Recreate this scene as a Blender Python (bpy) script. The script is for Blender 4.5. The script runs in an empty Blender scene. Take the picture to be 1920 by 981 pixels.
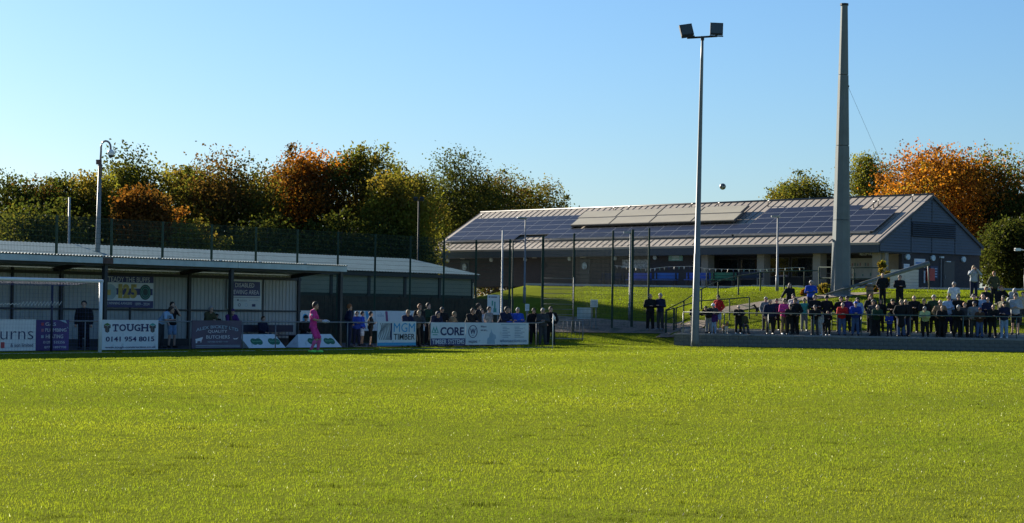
import bpy, bmesh, math, random
import numpy as np
from mathutils import Vector, Matrix

# ------------------------------------------------------------------ camera, sky, sun, exposure
scene = bpy.context.scene
COL = scene.collection
FPX, CX, CY = 3900.0, 960.0, 490.5            # focal length in photo pixels, photo centre
PITCH, ROLL, EYE = math.atan((579 - CY) / FPX), 0.014, Vector((0, 0, 1.7))
cam_data = bpy.data.cameras.new("camera")
cam_data.sensor_width = 36.0
cam_data.lens = FPX / 1920 * 36.0
cam_data.clip_start, cam_data.clip_end = 0.5, 6000
camera = bpy.data.objects.new("camera", cam_data)
COL.objects.link(camera)
CAM_ROT = Matrix.Rotation(math.pi / 2 + PITCH, 3, 'X') @ Matrix.Rotation(ROLL, 3, 'Z')
camera.matrix_world = Matrix.Translation(EYE) @ CAM_ROT.to_4x4()
scene.camera = camera

SUN_AZ, SUN_EL = math.radians(-39), math.radians(19.3)      # azimuth from +Y towards +X
SUN_DIR = Vector((math.sin(SUN_AZ) * math.cos(SUN_EL), math.cos(SUN_AZ) * math.cos(SUN_EL), math.sin(SUN_EL)))
world = bpy.data.worlds.new("World")
scene.world = world
world.use_nodes = True
wn = world.node_tree
sky = wn.nodes.new("ShaderNodeTexSky")
sky.sky_type = 'NISHITA'
sky.sun_disc = False
sky.sun_elevation = SUN_EL
sky.sun_rotation = SUN_AZ
sky.air_density, sky.dust_density, sky.ozone_density = 1.1, 0.42, 7.4
sky.altitude = 0
wn.nodes["Background"].inputs[1].default_value = 0.052
wn.links.new(sky.outputs[0], wn.nodes["Background"].inputs[0])
sun_data = bpy.data.lights.new("sun", 'SUN')
sun_data.energy, sun_data.angle, sun_data.color = 5.0, math.radians(0.55), (1.0, 0.92, 0.77)
sun = bpy.data.objects.new("sun", sun_data)
sun.rotation_euler = (-SUN_DIR).to_track_quat('-Z', 'Y').to_euler()
sun.location = SUN_DIR * 200
COL.objects.link(sun)
vs = scene.view_settings
vs.view_transform, vs.look, vs.gamma, vs.use_curve_mapping = 'Standard', 'None', 1.0, False
vs.exposure = 1.42

# ------------------------------------------------------------------ layout helpers
rnd = random.Random(7)
nrs = np.random.RandomState(11)

def ray(px, py):
    return CAM_ROT @ Vector(((px - CX) / FPX, -(py - CY) / FPX, -1.0))
def at(px, py, Y):
    d = ray(px, py)
    return EYE + d * (Y / d.y)
def hit(px, py, P, N):
    d = ray(px, py)
    return EYE + d * (N.dot(P - EYE) / N.dot(d))

class Frame:
    """A local ground frame: x along (left to right seen from the pitch), y to the back."""
    def __init__(s, origin, ax):
        s.o = Vector((origin[0], origin[1], 0)); s.x = Vector((ax[0], ax[1], 0)).normalized()
        s.y = Vector((-s.x.y, s.x.x, 0)); s.rot = math.atan2(s.x.y, s.x.x)
    def w(s, a, b, z=0.0):
        return s.o + s.x * a + s.y * b + Vector((0, 0, z))
    def l(s, p):
        q = Vector((p[0], p[1], 0)) - s.o
        return q.dot(s.x), q.dot(s.y)
    def a_of(s, px, b, py=600):
        """distance along the line 'b behind' that the photo shows at column px"""
        return s.l(hit(px, py, s.w(0, b), s.y))[0]
    def z_of(s, px, py, b):
        return hit(px, py, s.w(0, b), s.y).z

GOAL = Frame((1.9, 93.0), (0.586, 0.811))       # origin = corner flag, x runs along the goal line to the right
WALL = Frame((8.0, 102.0), (0.970, -0.241))     # origin = left end of the terrace wall
CLUB = Frame((21.7, 123.0), (0.66, -0.753))     # origin = front right eave corner of the clubhouse

def lerp_tab(tab, v):
    if v <= tab[0][0]: return tab[0][1]
    for (a, za), (b, zb) in zip(tab, tab[1:]):
        if v <= b: return za + (zb - za) * (v - a) / (b - a)
    return tab[-1][1]
PROF_L = [(-2.2, 0), (0, .14), (3, .5), (6, 1.05), (12, 1.85), (20, 2.65), (27, 3.2), (60, 3.3)]
PROF_R = [(.1, 0), (2.3, .35), (2.55, .8), (6, 1.5), (10, 2.4), (13, 2.8), (18, 3.05), (27, 3.25), (60, 3.3)]
def ground_z(x, y):
    w, n = WALL.l((x, y))
    t = min(1, max(0, (w + 1.2) / 1.6)); t = t * t * (3 - 2 * t)
    z = lerp_tab(PROF_L, n) * (1 - t) + lerp_tab(PROF_R, n) * t
    f = min(1, max(0, (w + 26) / 12))
    return z * f
TER1, TER2 = 0.62, 0.80                          # terrace step levels

# ------------------------------------------------------------------ object helpers
def link(o, parent=None):
    COL.objects.link(o)
    if parent is not None: o.parent = parent
    return o
def tag(o, label, cat, group=None):
    o["label"] = label; o["category"] = cat
    if group: o["group"] = group
    return o
def thing(name, loc, rot=0.0, label=None, cat=None, group=None):
    e = bpy.data.objects.new(name, None)
    e.empty_display_size = 0.2
    e.location = loc; e.rotation_euler = (0, 0, rot)
    link(e)
    if label: tag(e, label, cat, group)
    return e

class MB:
    """collects boxes, tubes and polygons into one mesh"""
    def __init__(s):
        s.v, s.f, s.m, s.sm = [], [], [], []
    def poly(s, pts, mi=0, smooth=False):
        b = len(s.v); s.v += [tuple(p) for p in pts]
        s.f.append(tuple(range(b, b + len(pts)))); s.m.append(mi); s.sm.append(smooth)
        return s
    def box(s, c, size, mi=0, R=None):
        b = len(s.v); hx, hy, hz = size[0] / 2, size[1] / 2, size[2] / 2
        for x, y, z in ((-1, -1, -1), (1, -1, -1), (1, 1, -1), (-1, 1, -1), (-1, -1, 1), (1, -1, 1), (1, 1, 1), (-1, 1, 1)):
            p = Vector((x * hx, y * hy, z * hz))
            if R is not None: p = R @ p
            s.v.append((c[0] + p.x, c[1] + p.y, c[2] + p.z))
        for q in ((0, 3, 2, 1), (4, 5, 6, 7), (0, 1, 5, 4), (1, 2, 6, 5), (2, 3, 7, 6), (3, 0, 4, 7)):
            s.f.append(tuple(b + i for i in q)); s.m.append(mi); s.sm.append(False)
        return s
    def span(s, lo, hi, mi=0):
        return s.box([(a + b) / 2 for a, b in zip(lo, hi)], [abs(b - a) for a, b in zip(lo, hi)], mi)
    def tube(s, pts, rad, n=8, mi=0, smooth=True, cap=True, ph=.5):
        pts = [Vector(p) for p in pts]
        if not hasattr(rad, '__len__'): rad = [rad] * len(pts)
        b0 = len(s.v)
        for i, p in enumerate(pts):
            d = (pts[min(i + 1, len(pts) - 1)] - pts[max(i - 1, 0)]).normalized()
            ref = Vector((0, 0, 1)) if abs(d.z) < .9 else Vector((1, 0, 0))
            u = d.cross(ref).normalized(); w = d.cross(u)
            for k in range(n):
                a = 2 * math.pi * (k + ph) / n
                q = p + (u * math.cos(a) + w * math.sin(a)) * rad[i]
                s.v.append(tuple(q))
        for i in range(len(pts) - 1):
            for k in range(n):
                a, c = b0 + i * n + k, b0 + i * n + (k + 1) % n
                s.f.append((a, a + n, c + n, c)); s.m.append(mi); s.sm.append(smooth)
        if cap:
            s.f.append(tuple(b0 + k for k in range(n))); s.m.append(mi); s.sm.append(False)
            e = b0 + (len(pts) - 1) * n
            s.f.append(tuple(e + k for k in reversed(range(n)))); s.m.append(mi); s.sm.append(False)
        return s
    def sphere(s, c, r, seg=10, rings=7, mi=0):
        if not hasattr(r, '__len__'): r = (r, r, r)
        b0 = len(s.v)
        for i in range(rings + 1):
            th = math.pi * i / rings
            for k in range(seg):
                ph = 2 * math.pi * k / seg
                s.v.append((c[0] + r[0] * math.sin(th) * math.cos(ph), c[1] + r[1] * math.sin(th) * math.sin(ph), c[2] + r[2] * math.cos(th)))
        for i in range(rings):
            for k in range(seg):
                a, c2 = b0 + i * seg + k, b0 + i * seg + (k + 1) % seg
                s.f.append((a, a + seg, c2 + seg, c2)); s.m.append(mi); s.sm.append(True)
        return s
    def ngon_prism(s, pts, y0, y1, mi=0):
        """pts (x, z) outline, extruded from y0 (front) to y1"""
        n = len(pts); b = len(s.v)
        s.v += [(x, y0, z) for x, z in pts] + [(x, y1, z) for x, z in pts]
        s.f.append(tuple(b + i for i in range(n))); s.f.append(tuple(b + n + i for i in reversed(range(n))))
        s.m += [mi, mi]; s.sm += [False, False]
        for i in range(n):
            j = (i + 1) % n
            s.f.append((b + j, b + i, b + n + i, b + n + j)); s.m.append(mi); s.sm.append(False)
        return s
    def mesh(s, name):
        me = bpy.data.meshes.new(name)
        me.from_pydata(s.v, [], s.f)
        me.polygons.foreach_set('material_index', s.m)
        me.polygons.foreach_set('use_smooth', s.sm)
        me.update()
        return me
    def build(s, name, mats, parent=None, loc=None):
        return mobj(name, s.mesh(name), mats, parent, loc)
def mobj(name, me, mats, parent=None, loc=None, rot=None):
    if not isinstance(mats, (list, tuple)): mats = [mats]
    if len(me.materials) == 0:
        for m in mats: me.materials.append(m)
    o = bpy.data.objects.new(name, me)
    if loc is not None: o.location = loc
    if rot is not None: o.rotation_euler = rot
    return link(o, parent)
def struct(o):
    o["kind"] = "structure"; return o

# ------------------------------------------------------------------ materials
def srgb(r, g, b):
    f = lambda c: (c / 255 / 12.92) if c / 255 <= .04045 else ((c / 255 + .055) / 1.055) ** 2.4
    return (f(r), f(g), f(b))
_mc = {}
def mat(name, col, rough=0.6, metal=0.0, var=0.12, scale=3.0, bump=0.0, bscale=40.0, dirt=None, spec=0.5):
    """plain surface: base colour with procedural mottling, optional dirt blotches and fine relief"""
    if name in _mc: return _mc[name]
    m = bpy.data.materials.new(name); m.use_nodes = True
    nt = m.node_tree; N = nt.nodes; L = nt.links
    p = N["Principled BSDF"]
    p.inputs["Roughness"].default_value = rough; p.inputs["Metallic"].default_value = metal
    p.inputs["Specular IOR Level"].default_value = spec
    tc = N.new("ShaderNodeTexCoord")
    nz = N.new("ShaderNodeTexNoise"); nz.inputs["Scale"].default_value = scale; nz.inputs["Detail"].default_value = 5
    L.new(tc.outputs["Object"], nz.inputs["Vector"])
    cr = N.new("ShaderNodeValToRGB")
    cr.color_ramp.elements[0].position, cr.color_ramp.elements[1].position = .3, .7
    cr.color_ramp.elements[0].color = (*[c * (1 - var) for c in col], 1)
    cr.color_ramp.elements[1].color = (*[min(1, c * (1 + var)) for c in col], 1)
    L.new(nz.outputs["Fac"], cr.inputs["Fac"])
    out = cr.outputs["Color"]
    if dirt:
        n2 = N.new("ShaderNodeTexNoise"); n2.inputs["Scale"].default_value = dirt[1]; n2.inputs["Detail"].default_value = 8
        L.new(tc.outputs["Object"], n2.inputs["Vector"])
        r2 = N.new("ShaderNodeValToRGB"); r2.color_ramp.elements[0].position, r2.color_ramp.elements[1].position = dirt[2], dirt[2] + .18
        L.new(n2.outputs["Fac"], r2.inputs["Fac"])
        mx = N.new("ShaderNodeMix"); mx.data_type = 'RGBA'
        L.new(r2.outputs["Color"], mx.inputs[0]); L.new(out, mx.inputs[6]); mx.inputs[7].default_value = (*dirt[0], 1)
        out = mx.outputs[2]
    L.new(out, p.inputs["Base Color"])
    if bump:
        nb = N.new("ShaderNodeTexNoise"); nb.inputs["Scale"].default_value = bscale; nb.inputs["Detail"].default_value = 4
        L.new(tc.outputs["Object"], nb.inputs["Vector"])
        bp = N.new("ShaderNodeBump"); bp.inputs["Strength"].default_value = bump; bp.inputs["Distance"].default_value = .02
        L.new(nb.outputs["Fac"], bp.inputs["Height"]); L.new(bp.outputs["Normal"], p.inputs["Normal"])
    _mc[name] = m
    return m
def leaf_mat(name, trans=0.45, gloss=0.06, rough=.45, tmul=(1.5, 1.45, .8), attr="Col", col=None):
    if name in _mc: return _mc[name]
    m = bpy.data.materials.new(name); m.use_nodes = True
    nt = m.node_tree; N = nt.nodes; L = nt.links
    N.remove(N["Principled BSDF"])
    out = N["Material Output"]
    at_ = N.new("ShaderNodeAttribute"); at_.attribute_name = attr
    d = N.new("ShaderNodeBsdfDiffuse"); t = N.new("ShaderNodeBsdfTranslucent"); g = N.new("ShaderNodeBsdfGlossy")
    g.inputs["Roughness"].default_value = rough; g.inputs["Color"].default_value = (1, 1, 1, 1)
    mu = N.new("ShaderNodeVectorMath"); mu.operation = 'MULTIPLY'; mu.inputs[1].default_value = tmul
    L.new(at_.outputs["Color"], mu.inputs[0]); L.new(at_.outputs["Color"], d.inputs["Color"]); L.new(mu.outputs[0], t.inputs["Color"])
    m1 = N.new("ShaderNodeMixShader"); m1.inputs[0].default_value = trans
    L.new(d.outputs[0], m1.inputs[1]); L.new(t.outputs[0], m1.inputs[2])
    m2 = N.new("ShaderNodeMixShader"); m2.inputs[0].default_value = gloss
    L.new(m1.outputs[0], m2.inputs[1]); L.new(g.outputs[0], m2.inputs[2])
    L.new(m2.outputs[0], out.inputs["Surface"])
    _mc[name] = m
    return m
def grass_ground(name, c1, c2, c3, scale=1.0):
    m = bpy.data.materials.new(name); m.use_nodes = True
    nt = m.node_tree; N = nt.nodes; L = nt.links
    p = N["Principled BSDF"]; p.inputs["Roughness"].default_value = .95; p.inputs["Specular IOR Level"].default_value = 0
    tc = N.new("ShaderNodeTexCoord")
    big = N.new("ShaderNodeTexNoise"); big.inputs["Scale"].default_value = .35 * scale; big.inputs["Detail"].default_value = 6
    fine = N.new("ShaderNodeTexNoise"); fine.inputs["Scale"].default_value = 22 * scale; fine.inputs["Detail"].default_value = 6
    for n in (big, fine): L.new(tc.outputs["Object"], n.inputs["Vector"])
    r1 = N.new("ShaderNodeValToRGB"); r1.color_ramp.elements[0].position, r1.color_ramp.elements[1].position = .35, .68
    r1.color_ramp.elements[0].color, r1.color_ramp.elements[1].color = (*c1, 1), (*c2, 1)
    L.new(big.outputs["Fac"], r1.inputs["Fac"])
    r2 = N.new("ShaderNodeValToRGB"); r2.color_ramp.elements[0].position, r2.color_ramp.elements[1].position = .45, .72
    L.new(fine.outputs["Fac"], r2.inputs["Fac"])
    mx = N.new("ShaderNodeMix"); mx.data_type = 'RGBA'; L.new(r2.outputs["Color"], mx.inputs[0])
    L.new(r1.outputs["Color"], mx.inputs[6]); mx.inputs[7].default_value = (*c3, 1)
    L.new(mx.outputs[2], p.inputs["Base Color"])
    bp = N.new("ShaderNodeBump"); bp.inputs["Strength"].default_value = .6; bp.inputs["Distance"].default_value = .03
    L.new(fine.outputs["Fac"], bp.inputs["Height"]); L.new(bp.outputs["Normal"], p.inputs["Normal"])
    return m

M_GROUND = grass_ground("pitch_ground", (.125, .15, .018), (.155, .182, .02), (.125, .13, .024))
M_PAVE = mat("paving", (.2, .19, .18), .9, var=.15, scale=2, bump=.3, bscale=30)
M_TARMAC = mat("tarmac", (.06, .06, .062), .95, var=.2, scale=2, bump=.4, bscale=60)
M_GRAVEL = mat("gravel_path", (.2, .145, .1), .95, var=.35, scale=9, bump=.8, bscale=25, dirt=((.06, .07, .03), 1.4, .52))
M_CONC = mat("concrete", (.24, .24, .235), .9, var=.18, scale=2.5, bump=.35, bscale=30, dirt=((.1, .11, .1), 2.2, .53))
M_BLOCK = mat("wall_block", (.16, .16, .145), .92, var=.25, scale=4, bump=.5, bscale=24, dirt=((.07, .08, .075), 3, .5))
M_MORTAR = mat("mortar", (.09, .09, .09), .95)
M_GREEN = mat("green_paint", (.016, .04, .027), .85, var=.2)
M_GALV = mat("galvanised", (.22, .23, .24), .65, metal=.4, var=.12, scale=5, bump=.05)
M_GREYP = mat("grey_paint_steel", (.15, .165, .17), .5, var=.1)
M_WHITE = mat("white_paint", (.72, .74, .74), .4, var=.05)
M_DARK = mat("dark_steel", (.02, .022, .025), .75)
M_BLACK = mat("black_plastic", (.012, .012, .013), .5)
M_STEELDK = mat("stand_steel", (.03, .034, .036), .6)
M_ROOFT = mat("fibre_cement_roof", (.27, .33, .33), .7, var=.12, scale=1.2, dirt=((.18, .22, .2), 2.5, .56))
M_PANELW = mat("stand_sheet", (.34, .36, .35), .55, var=.08, scale=.8, dirt=((.27, .28, .26), 1.2, .58))
M_WOOD = mat("dark_timber", (.045, .036, .026), .85, var=.35, scale=6, bump=.3)
M_SHEETGL = mat("pale_sheet", (.2, .235, .18), .5, var=.06, scale=.7)
M_BLUEBENCH = mat("blue_bench_paint", (.03, .09, .4), .5)
M_GREENBENCH = mat("green_bench_paint", (.03, .16, .1), .55)
M_DKBENCH = mat("dark_bench_paint", (.02, .03, .06), .6)
# ------------------------------------------------------------------ the setting
def build_ground():
    ws = [-2500, -900, -300, -120, -70] + list(np.arange(-46, -2, 2.0)) + list(np.arange(-2, 1.2, .4)) + list(np.arange(2, 46, 2.0)) + [60, 120, 300, 900, 2500]
    ns = [-300, -130, -100, -60, -30, -12, -5, -3, -2.2, -1, -.3, .05, .1, 1, 2.3, 2.55, 3, 4.2, 5, 6, 7.5, 9, 10, 11, 12, 13, 15, 18, 20, 23, 27, 32, 40, 50, 60, 80, 120, 300, 900, 3500]
    vv, ff = [], []
    for n in ns:
        for w in ws:
            p = WALL.w(w, n); vv.append((p.x, p.y, ground_z(p.x, p.y)))
    W = len(ws)
    for i in range(len(ns) - 1):
        for j in range(W - 1):
            a = i * W + j; ff.append((a, a + 1, a + W + 1, a + W))
    me = bpy.data.meshes.new("ground"); me.from_pydata(vv, [], ff)
    me.polygons.foreach_set('use_smooth', [True] * len(ff))
    struct(mobj("ground", me, M_GROUND))
build_ground()

def sheet(name, corners, m, dz=.02, nu=14, nv=14, frame=WALL):
    """sheet that follows the ground; corners (a, b) in a frame: front left, front right, back right, back left"""
    vv, ff = [], []
    for i in range(nv + 1):
        for j in range(nu + 1):
            u, v = j / nu, i / nv
            a = (corners[0][0] * (1 - u) + corners[1][0] * u) * (1 - v) + (corners[3][0] * (1 - u) + corners[2][0] * u) * v
            b = (corners[0][1] * (1 - u) + corners[1][1] * u) * (1 - v) + (corners[3][1] * (1 - u) + corners[2][1] * u) * v
            p = frame.w(a, b); vv.append((p.x, p.y, ground_z(p.x, p.y) + dz))
    for i in range(nv):
        for j in range(nu):
            a = i * (nu + 1) + j; ff.append((a, a + 1, a + nu + 2, a + nu + 1))
    me = bpy.data.meshes.new(name); me.from_pydata(vv, [], ff)
    return struct(mobj(name, me, m))
sheet("forecourt_paving", [(-40, 27.0), (3.5, 26.0), (3.5, 70), (-40, 70)], M_PAVE, .03, 24, 20)
sheet("reception_paving", [(3.5, 24.0), (26, 20.6), (26, 60), (3.5, 60)], M_PAVE, .034, 16, 16)
sheet("gravel_path", [(-9.0, 3.0), (-.6, 3.2), (-.4, 5.6), (-9.0, 8.6)], M_GRAVEL, .03, 24, 16)
sheet("ramp_path", [(1.6, 6.6), (9.5, 13.4), (9.1, 14.5), (.8, 7.4)], M_GRAVEL, .03, 16, 6)
sheet("gate_path", [(-1.2, 1.6), (1.0, 2.75), (1.0, 4.6), (-1.2, 4.4)], M_GRAVEL, .045, 10, 6)
sheet("stand_hardstanding", [(-60, 2.7), (1.0, 2.7), (-8.0, 20), (-60, 20)], M_TARMAC, .02, 20, 8, GOAL)

def kerb():
    mb = MB()
    pts = [(-14, 26.95), (3.5, 25.95), (3.5, 23.95), (26, 20.55)]
    for (a, b), (c, d) in zip(pts, pts[1:]):
        n = max(1, int(math.hypot(c - a, d - b) / 1.0))
        for i in range(n):
            t0, t1 = i / n, (i + .985) / n
            p, q = WALL.w(a + (c - a) * t0, b + (d - b) * t0), WALL.w(a + (c - a) * t1, b + (d - b) * t1)
            zc = (ground_z(p.x, p.y) + ground_z(q.x, q.y)) / 2
            R = Matrix.Rotation(math.atan2(q.y - p.y, q.x - p.x), 3, 'Z')
            mb.box(((p.x + q.x) / 2, (p.y + q.y) / 2, zc + .02), ((q - p).length, .14, .22), 0, R)
    struct(mb.build("kerb", mat("kerb_stone", (.42, .41, .39), .9, var=.15)))
kerb()

# goal line paint on the grass
mb = MB(); R = Matrix.Rotation(GOAL.rot, 3, 'Z')
for a0, a1 in ((-34, -26.5), (-26.1, -23), (-22.4, -19.5), (-19, -12.6), (-12.2, -5), (-4.6, 0)):
    p = GOAL.w((a0 + a1) / 2, 0, .012); mb.box(p, (a1 - a0, .12, .008), 0, R)
struct(mb.build("goal_line_marking", mat("line_paint", (.5, .53, .5), .8, var=.3, scale=12, dirt=((.09, .12, .04), 9, .5))))

# terrace and its block wall
def terrace():
    e = thing("terrace", WALL.w(0, 0), WALL.rot); e["kind"] = "structure"
    MB().span((.12, .2, -.2), (34, 1.25, TER1)).span((.12, 1.25, -.2), (34, 2.45, TER2)).build("terrace_slab", M_CONC, e)
    ed = mat("step_nosing", (.3, .29, .27), .85, var=.2, scale=6)
    for k in range(11):
        MB().span((.14 + k * 3.06, 1.23, TER2 - .11), (.14 + k * 3.06 + 3.04, 1.3, TER2 + .004)).build("step_edge", ed, e)
        MB().span((.14 + k * 3.06, 2.43, TER2 + .003), (.14 + k * 3.06 + 3.04, 2.53, TER2 + .06)).build("step_edge", ed, e)
        MB().span((.14 + k * 3.06, .19, TER1 - .01), (.14 + k * 3.06 + 3.04, .25, TER1 + .006)).build("step_edge", ed, e)
    w = thing("terrace_wall", WALL.w(0, 0), WALL.rot, "low grey block wall along the pitch below the standing spectators", "wall")
    MB().span((.02, .02, -.1), (34, .2, .53)).build("wall_core", M_MORTAR, w)
    bl = MB().box((0, 0, 0), (.438, .05, .172)).mesh("block"); bh = MB().box((0, 0, 0), (.215, .05, .172)).mesh("block")
    sd = MB().box((0, 0, 0), (.05, .2, .172)).mesh("block")
    for r in range(3):
        z = .095 + r * .182; x = .02
        mobj("block", sd, M_BLOCK, w, (.012, .1, z))
        if r % 2:
            mobj("block", bh, M_BLOCK, w, (x + .1125, 0, z)); x += .225
        while x < 30:
            mobj("block", bl, M_BLOCK, w, (x + .224, rnd.uniform(-.004, .004), z)); x += .449
    for k in range(36):
        MB().span((k * .9 - .02, -.05, .53), (k * .9 + .875, .25, .6)).build("coping_slab", M_CONC, w)
terrace()

# ------------------------------------------------------------------ corrugated sheets
def corrugated(name, x0, x1, y0, z0, y1, z1, pitch, amp, m, parent, trap=False):
    """sheet spanning x0..x1, from line (y0, z0) to (y1, z1), ridges running from one to the other"""
    n = max(2, int((x1 - x0) / pitch)); prof = []
    for i in range(n):
        a = x0 + (x1 - x0) * i / n; p = (x1 - x0) / n
        if trap: prof += [(a, 0), (a + p * .62, 0), (a + p * .7, amp), (a + p * .92, amp)]
        else: prof += [(a, -amp), (a + p * .25, 0), (a + p * .5, amp), (a + p * .75, 0)]
    prof.append((x1, 0 if trap else -amp))
    d = Vector((0, y1 - y0, z1 - z0)).normalized(); nn = Vector((1, 0, 0)).cross(d)
    vv = []
    for a, h in prof:
        vv.append((a, y0 + nn.y * h, z0 + nn.z * h)); vv.append((a, y1 + nn.y * h, z1 + nn.z * h))
    ff = [(2 * i, 2 * i + 2, 2 * i + 3, 2 * i + 1) for i in range(len(prof) - 1)]
    me = bpy.data.meshes.new(name); me.from_pydata(vv, [], ff)
    o = mobj(name, me, m, parent)
    so = o.modifiers.new("thickness", 'SOLIDIFY'); so.thickness = .006
    return o

# ------------------------------------------------------------------ covered stand behind the goal
def stand():
    fv, bv = 4.5, 7.5
    xr = GOAL.a_of(650, fv, 500); xl = -38.0
    xb = GOAL.a_of(562, bv, 560)
    s = thing("covered_stand", GOAL.w(0, 0), GOAL.rot, "long low covered stand with corrugated roof and ribbed back wall behind the goal", "stand")
    segs = [(xl, GOAL.a_of(208, fv, 480)), (GOAL.a_of(208, fv, 480), GOAL.a_of(446, fv, 490)), (GOAL.a_of(446, fv, 490), xr)]
    fas = mat("fascia_paint", (.42, .5, .5), .55, var=.12)
    for a, b in segs:
        corrugated("roof_sheet", a, b - .01, fv - .08, 3.44, bv + .3, 3.03, .15, .022, M_ROOFT, s)
        MB().span((a + .01, fv - .03, 3.17), (b - .015, fv + .02, 3.39)).build("fascia_board", fas, s)
    MB().span((GOAL.a_of(190, fv), fv - .045, 3.16), (GOAL.a_of(209, fv), fv - .03, 3.38)).build("rust_patch", mat("rusty_fascia", (.1, .06, .05), .8, var=.3, scale=8), s)
    for px in (-40, 195, 432, 637):
        x = GOAL.a_of(px, fv + .2)
        MB().span((x - .075, fv + .12, 0), (x + .075, fv + .28, 3.2)).build("post", M_STEELDK, s)
        MB().box((x, (fv + bv) / 2 + .1, 3.13), (.09, bv - fv, .16), 0, Matrix.Rotation(-.135, 3, 'X')).build("roof_beam", M_STEELDK, s)
    MB().span((xl, fv + .16, 3.08), (xr - .1, fv + .24, 3.2)).build("front_beam", M_STEELDK, s)
    for px in (23, 115, 355, 560):
        x = GOAL.a_of(px, bv - .1)
        wd = .035 if px == 23 else .07
        MB().span((x - wd, bv - .12, 0), (x + wd, bv - .02, 3.0)).build("post", M_STEELDK, s)
    for px in (244, 493):
        x = GOAL.a_of(px, bv - .05)
        MB().span((x - .03, bv - .055, 0), (x + .03, bv - .012, 2.9)).build("stud", M_STEELDK, s)
    x = xl
    while x < xb - .2:
        x2 = min(x + 2.6, xb)
        corrugated("wall_sheet", x, x2 - .012, bv, .12, bv, 2.99, .2, .028, M_PANELW, s, True); x = x2
    MB().span((xl, bv - .09, 1.42), (xb, bv - .045, 1.49)).build("wall_rail", M_STEELDK, s)
    MB().span((xl, bv - .09, 2.78), (xb, bv - .04, 2.9)).build("wall_rail", M_STEELDK, s)
    MB().span((xl, bv - .14, -.02), (xb, bv - .04, .3)).build("plinth", mat("dark_plinth", (.04, .04, .04), .9), s)
    return xl, xb
stand()

# pavilion behind the stand
def pavilion():
    v0, v1 = 12.0, 16.45
    xr = GOAL.a_of(895, v0, 516); xl = -36.0
    s = thing("pavilion", GOAL.w(0, 0), GOAL.rot, "long pavilion with pale corrugated roof and pale upper wall sheets behind the timber fence", "building")
    rf = mat("pavilion_roof", (.24, .36, .345), .6, var=.1, scale=1.0, dirt=((.22, .28, .27), 3, .56))
    n = 7
    for i in range(n):
        a, b = xl + (xr - xl) * i / n, xl + (xr - xl) * (i + 1) / n
        corrugated("roof_sheet", a, b - .01, v0 - .25, 3.44, v1, 4.28, .22, .02, rf, s)
    MB().span((xl, v0 - .2, 3.2), (xr - .1, v0 - .14, 3.38)).build("gutter", M_STEELDK, s)
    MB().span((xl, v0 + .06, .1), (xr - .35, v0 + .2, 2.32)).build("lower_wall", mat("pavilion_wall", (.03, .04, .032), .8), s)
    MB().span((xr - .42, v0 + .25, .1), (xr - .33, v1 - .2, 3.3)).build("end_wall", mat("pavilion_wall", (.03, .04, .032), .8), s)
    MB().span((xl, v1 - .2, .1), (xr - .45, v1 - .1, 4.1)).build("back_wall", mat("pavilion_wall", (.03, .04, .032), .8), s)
    x = xr - .36
    k = 0
    while x > xl + 1:
        MB().span((x - .09, v0, .1), (x + .09, v0 + .16, 3.3)).build("post", M_STEELDK, s)
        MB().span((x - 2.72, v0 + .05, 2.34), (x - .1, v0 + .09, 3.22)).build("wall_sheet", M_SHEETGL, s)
        x -= 2.8; k += 1
    MB().span((xr - .4, v0 - .03, 2.1), (xr - .33, v0 + .03, 3.0)).build("downpipe", mat("cream_pipe", (.7, .62, .42), .5), s)
pavilion()

# timber screen fence
def timber():
    v = 9.9
    xl, xr = GOAL.a_of(556, v), GOAL.a_of(962, v)
    s = thing("timber_fence", GOAL.w(0, 0), GOAL.rot, "dark brown close boarded timber fence behind the left spectators", "fence")
    x = xl
    while x < xr:
        mb = MB(); x2 = min(x + 2.5, xr); a = x
        while a < x2 - .05:
            mb.span((a, v + rnd.uniform(-.008, .008), .03), (a + .132, v + .022, 2.18 + rnd.uniform(-.015, .015))); a += .145
        o = mb.build("board_panel", M_WOOD, s); o["kind"] = "stuff"
        MB().span((x - .06, v + .03, 0), (x + .04, v + .13, 2.25)).build("post", M_WOOD, s)
        x = x2
timber()

# ------------------------------------------------------------------ ball stop mesh fence
def mesh_panel(w, h, name="mesh_panel"):
    mb = MB(); r = .0034
    k = int(w / .07)
    for i in range(1, k):
        x = w * i / k; mb.span((x - r, -r, .06), (x + r, r, h - .02))
    k = int(h / .2)
    for i in range(k + 1):
        z = .06 + (h - .08) * i / k; mb.span((.02, -r * 1.4 - .004, z - r * 1.4), (w - .02, r * 1.4 - .004, z + r * 1.4))
    return mb.mesh(name)
def ballstop():
    f = thing("ball_stop_fence", GOAL.w(0, 8.2), 0, "tall dark green mesh ball stop fence running behind the stand to the gate", "fence")
    o = f.location
    pts = []
    v = 8.2
    xs = [GOAL.a_of(px, v, 450) for px in (-20, 106, 209, 305, 397, 480, 558, 634, 704, 770, 833, 893)]
    for x in xs: pts.append(GOAL.w(x, v))
    for px, Y in ((955, 103.6), (1017, 105.6), (1075, 106.6), (1148, 107.2), (1185, 107.4), (1216, 107.7)):
        pts.append(at(px, 560, Y).xy.to_3d())
    for i, p in enumerate(pts):
        z = ground_z(p.x, p.y); h = 5.05
        th = .065 if i in (13, 16) else .048
        MB().span((-th, -th, -.1), (th, th, h)).build("post", M_GREEN, f, Vector((p.x, p.y, z)) - o)
        if i + 1 < len(pts) and i != 12:
            q = pts[i + 1]; d = q - p
            pan = mobj("mesh_panel", mesh_panel(d.length, h), M_GREEN, f, Vector((p.x, p.y, (z + ground_z(q.x, q.y)) / 2)) - o, (0, 0, math.atan2(d.y, d.x)))
ballstop()

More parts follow.
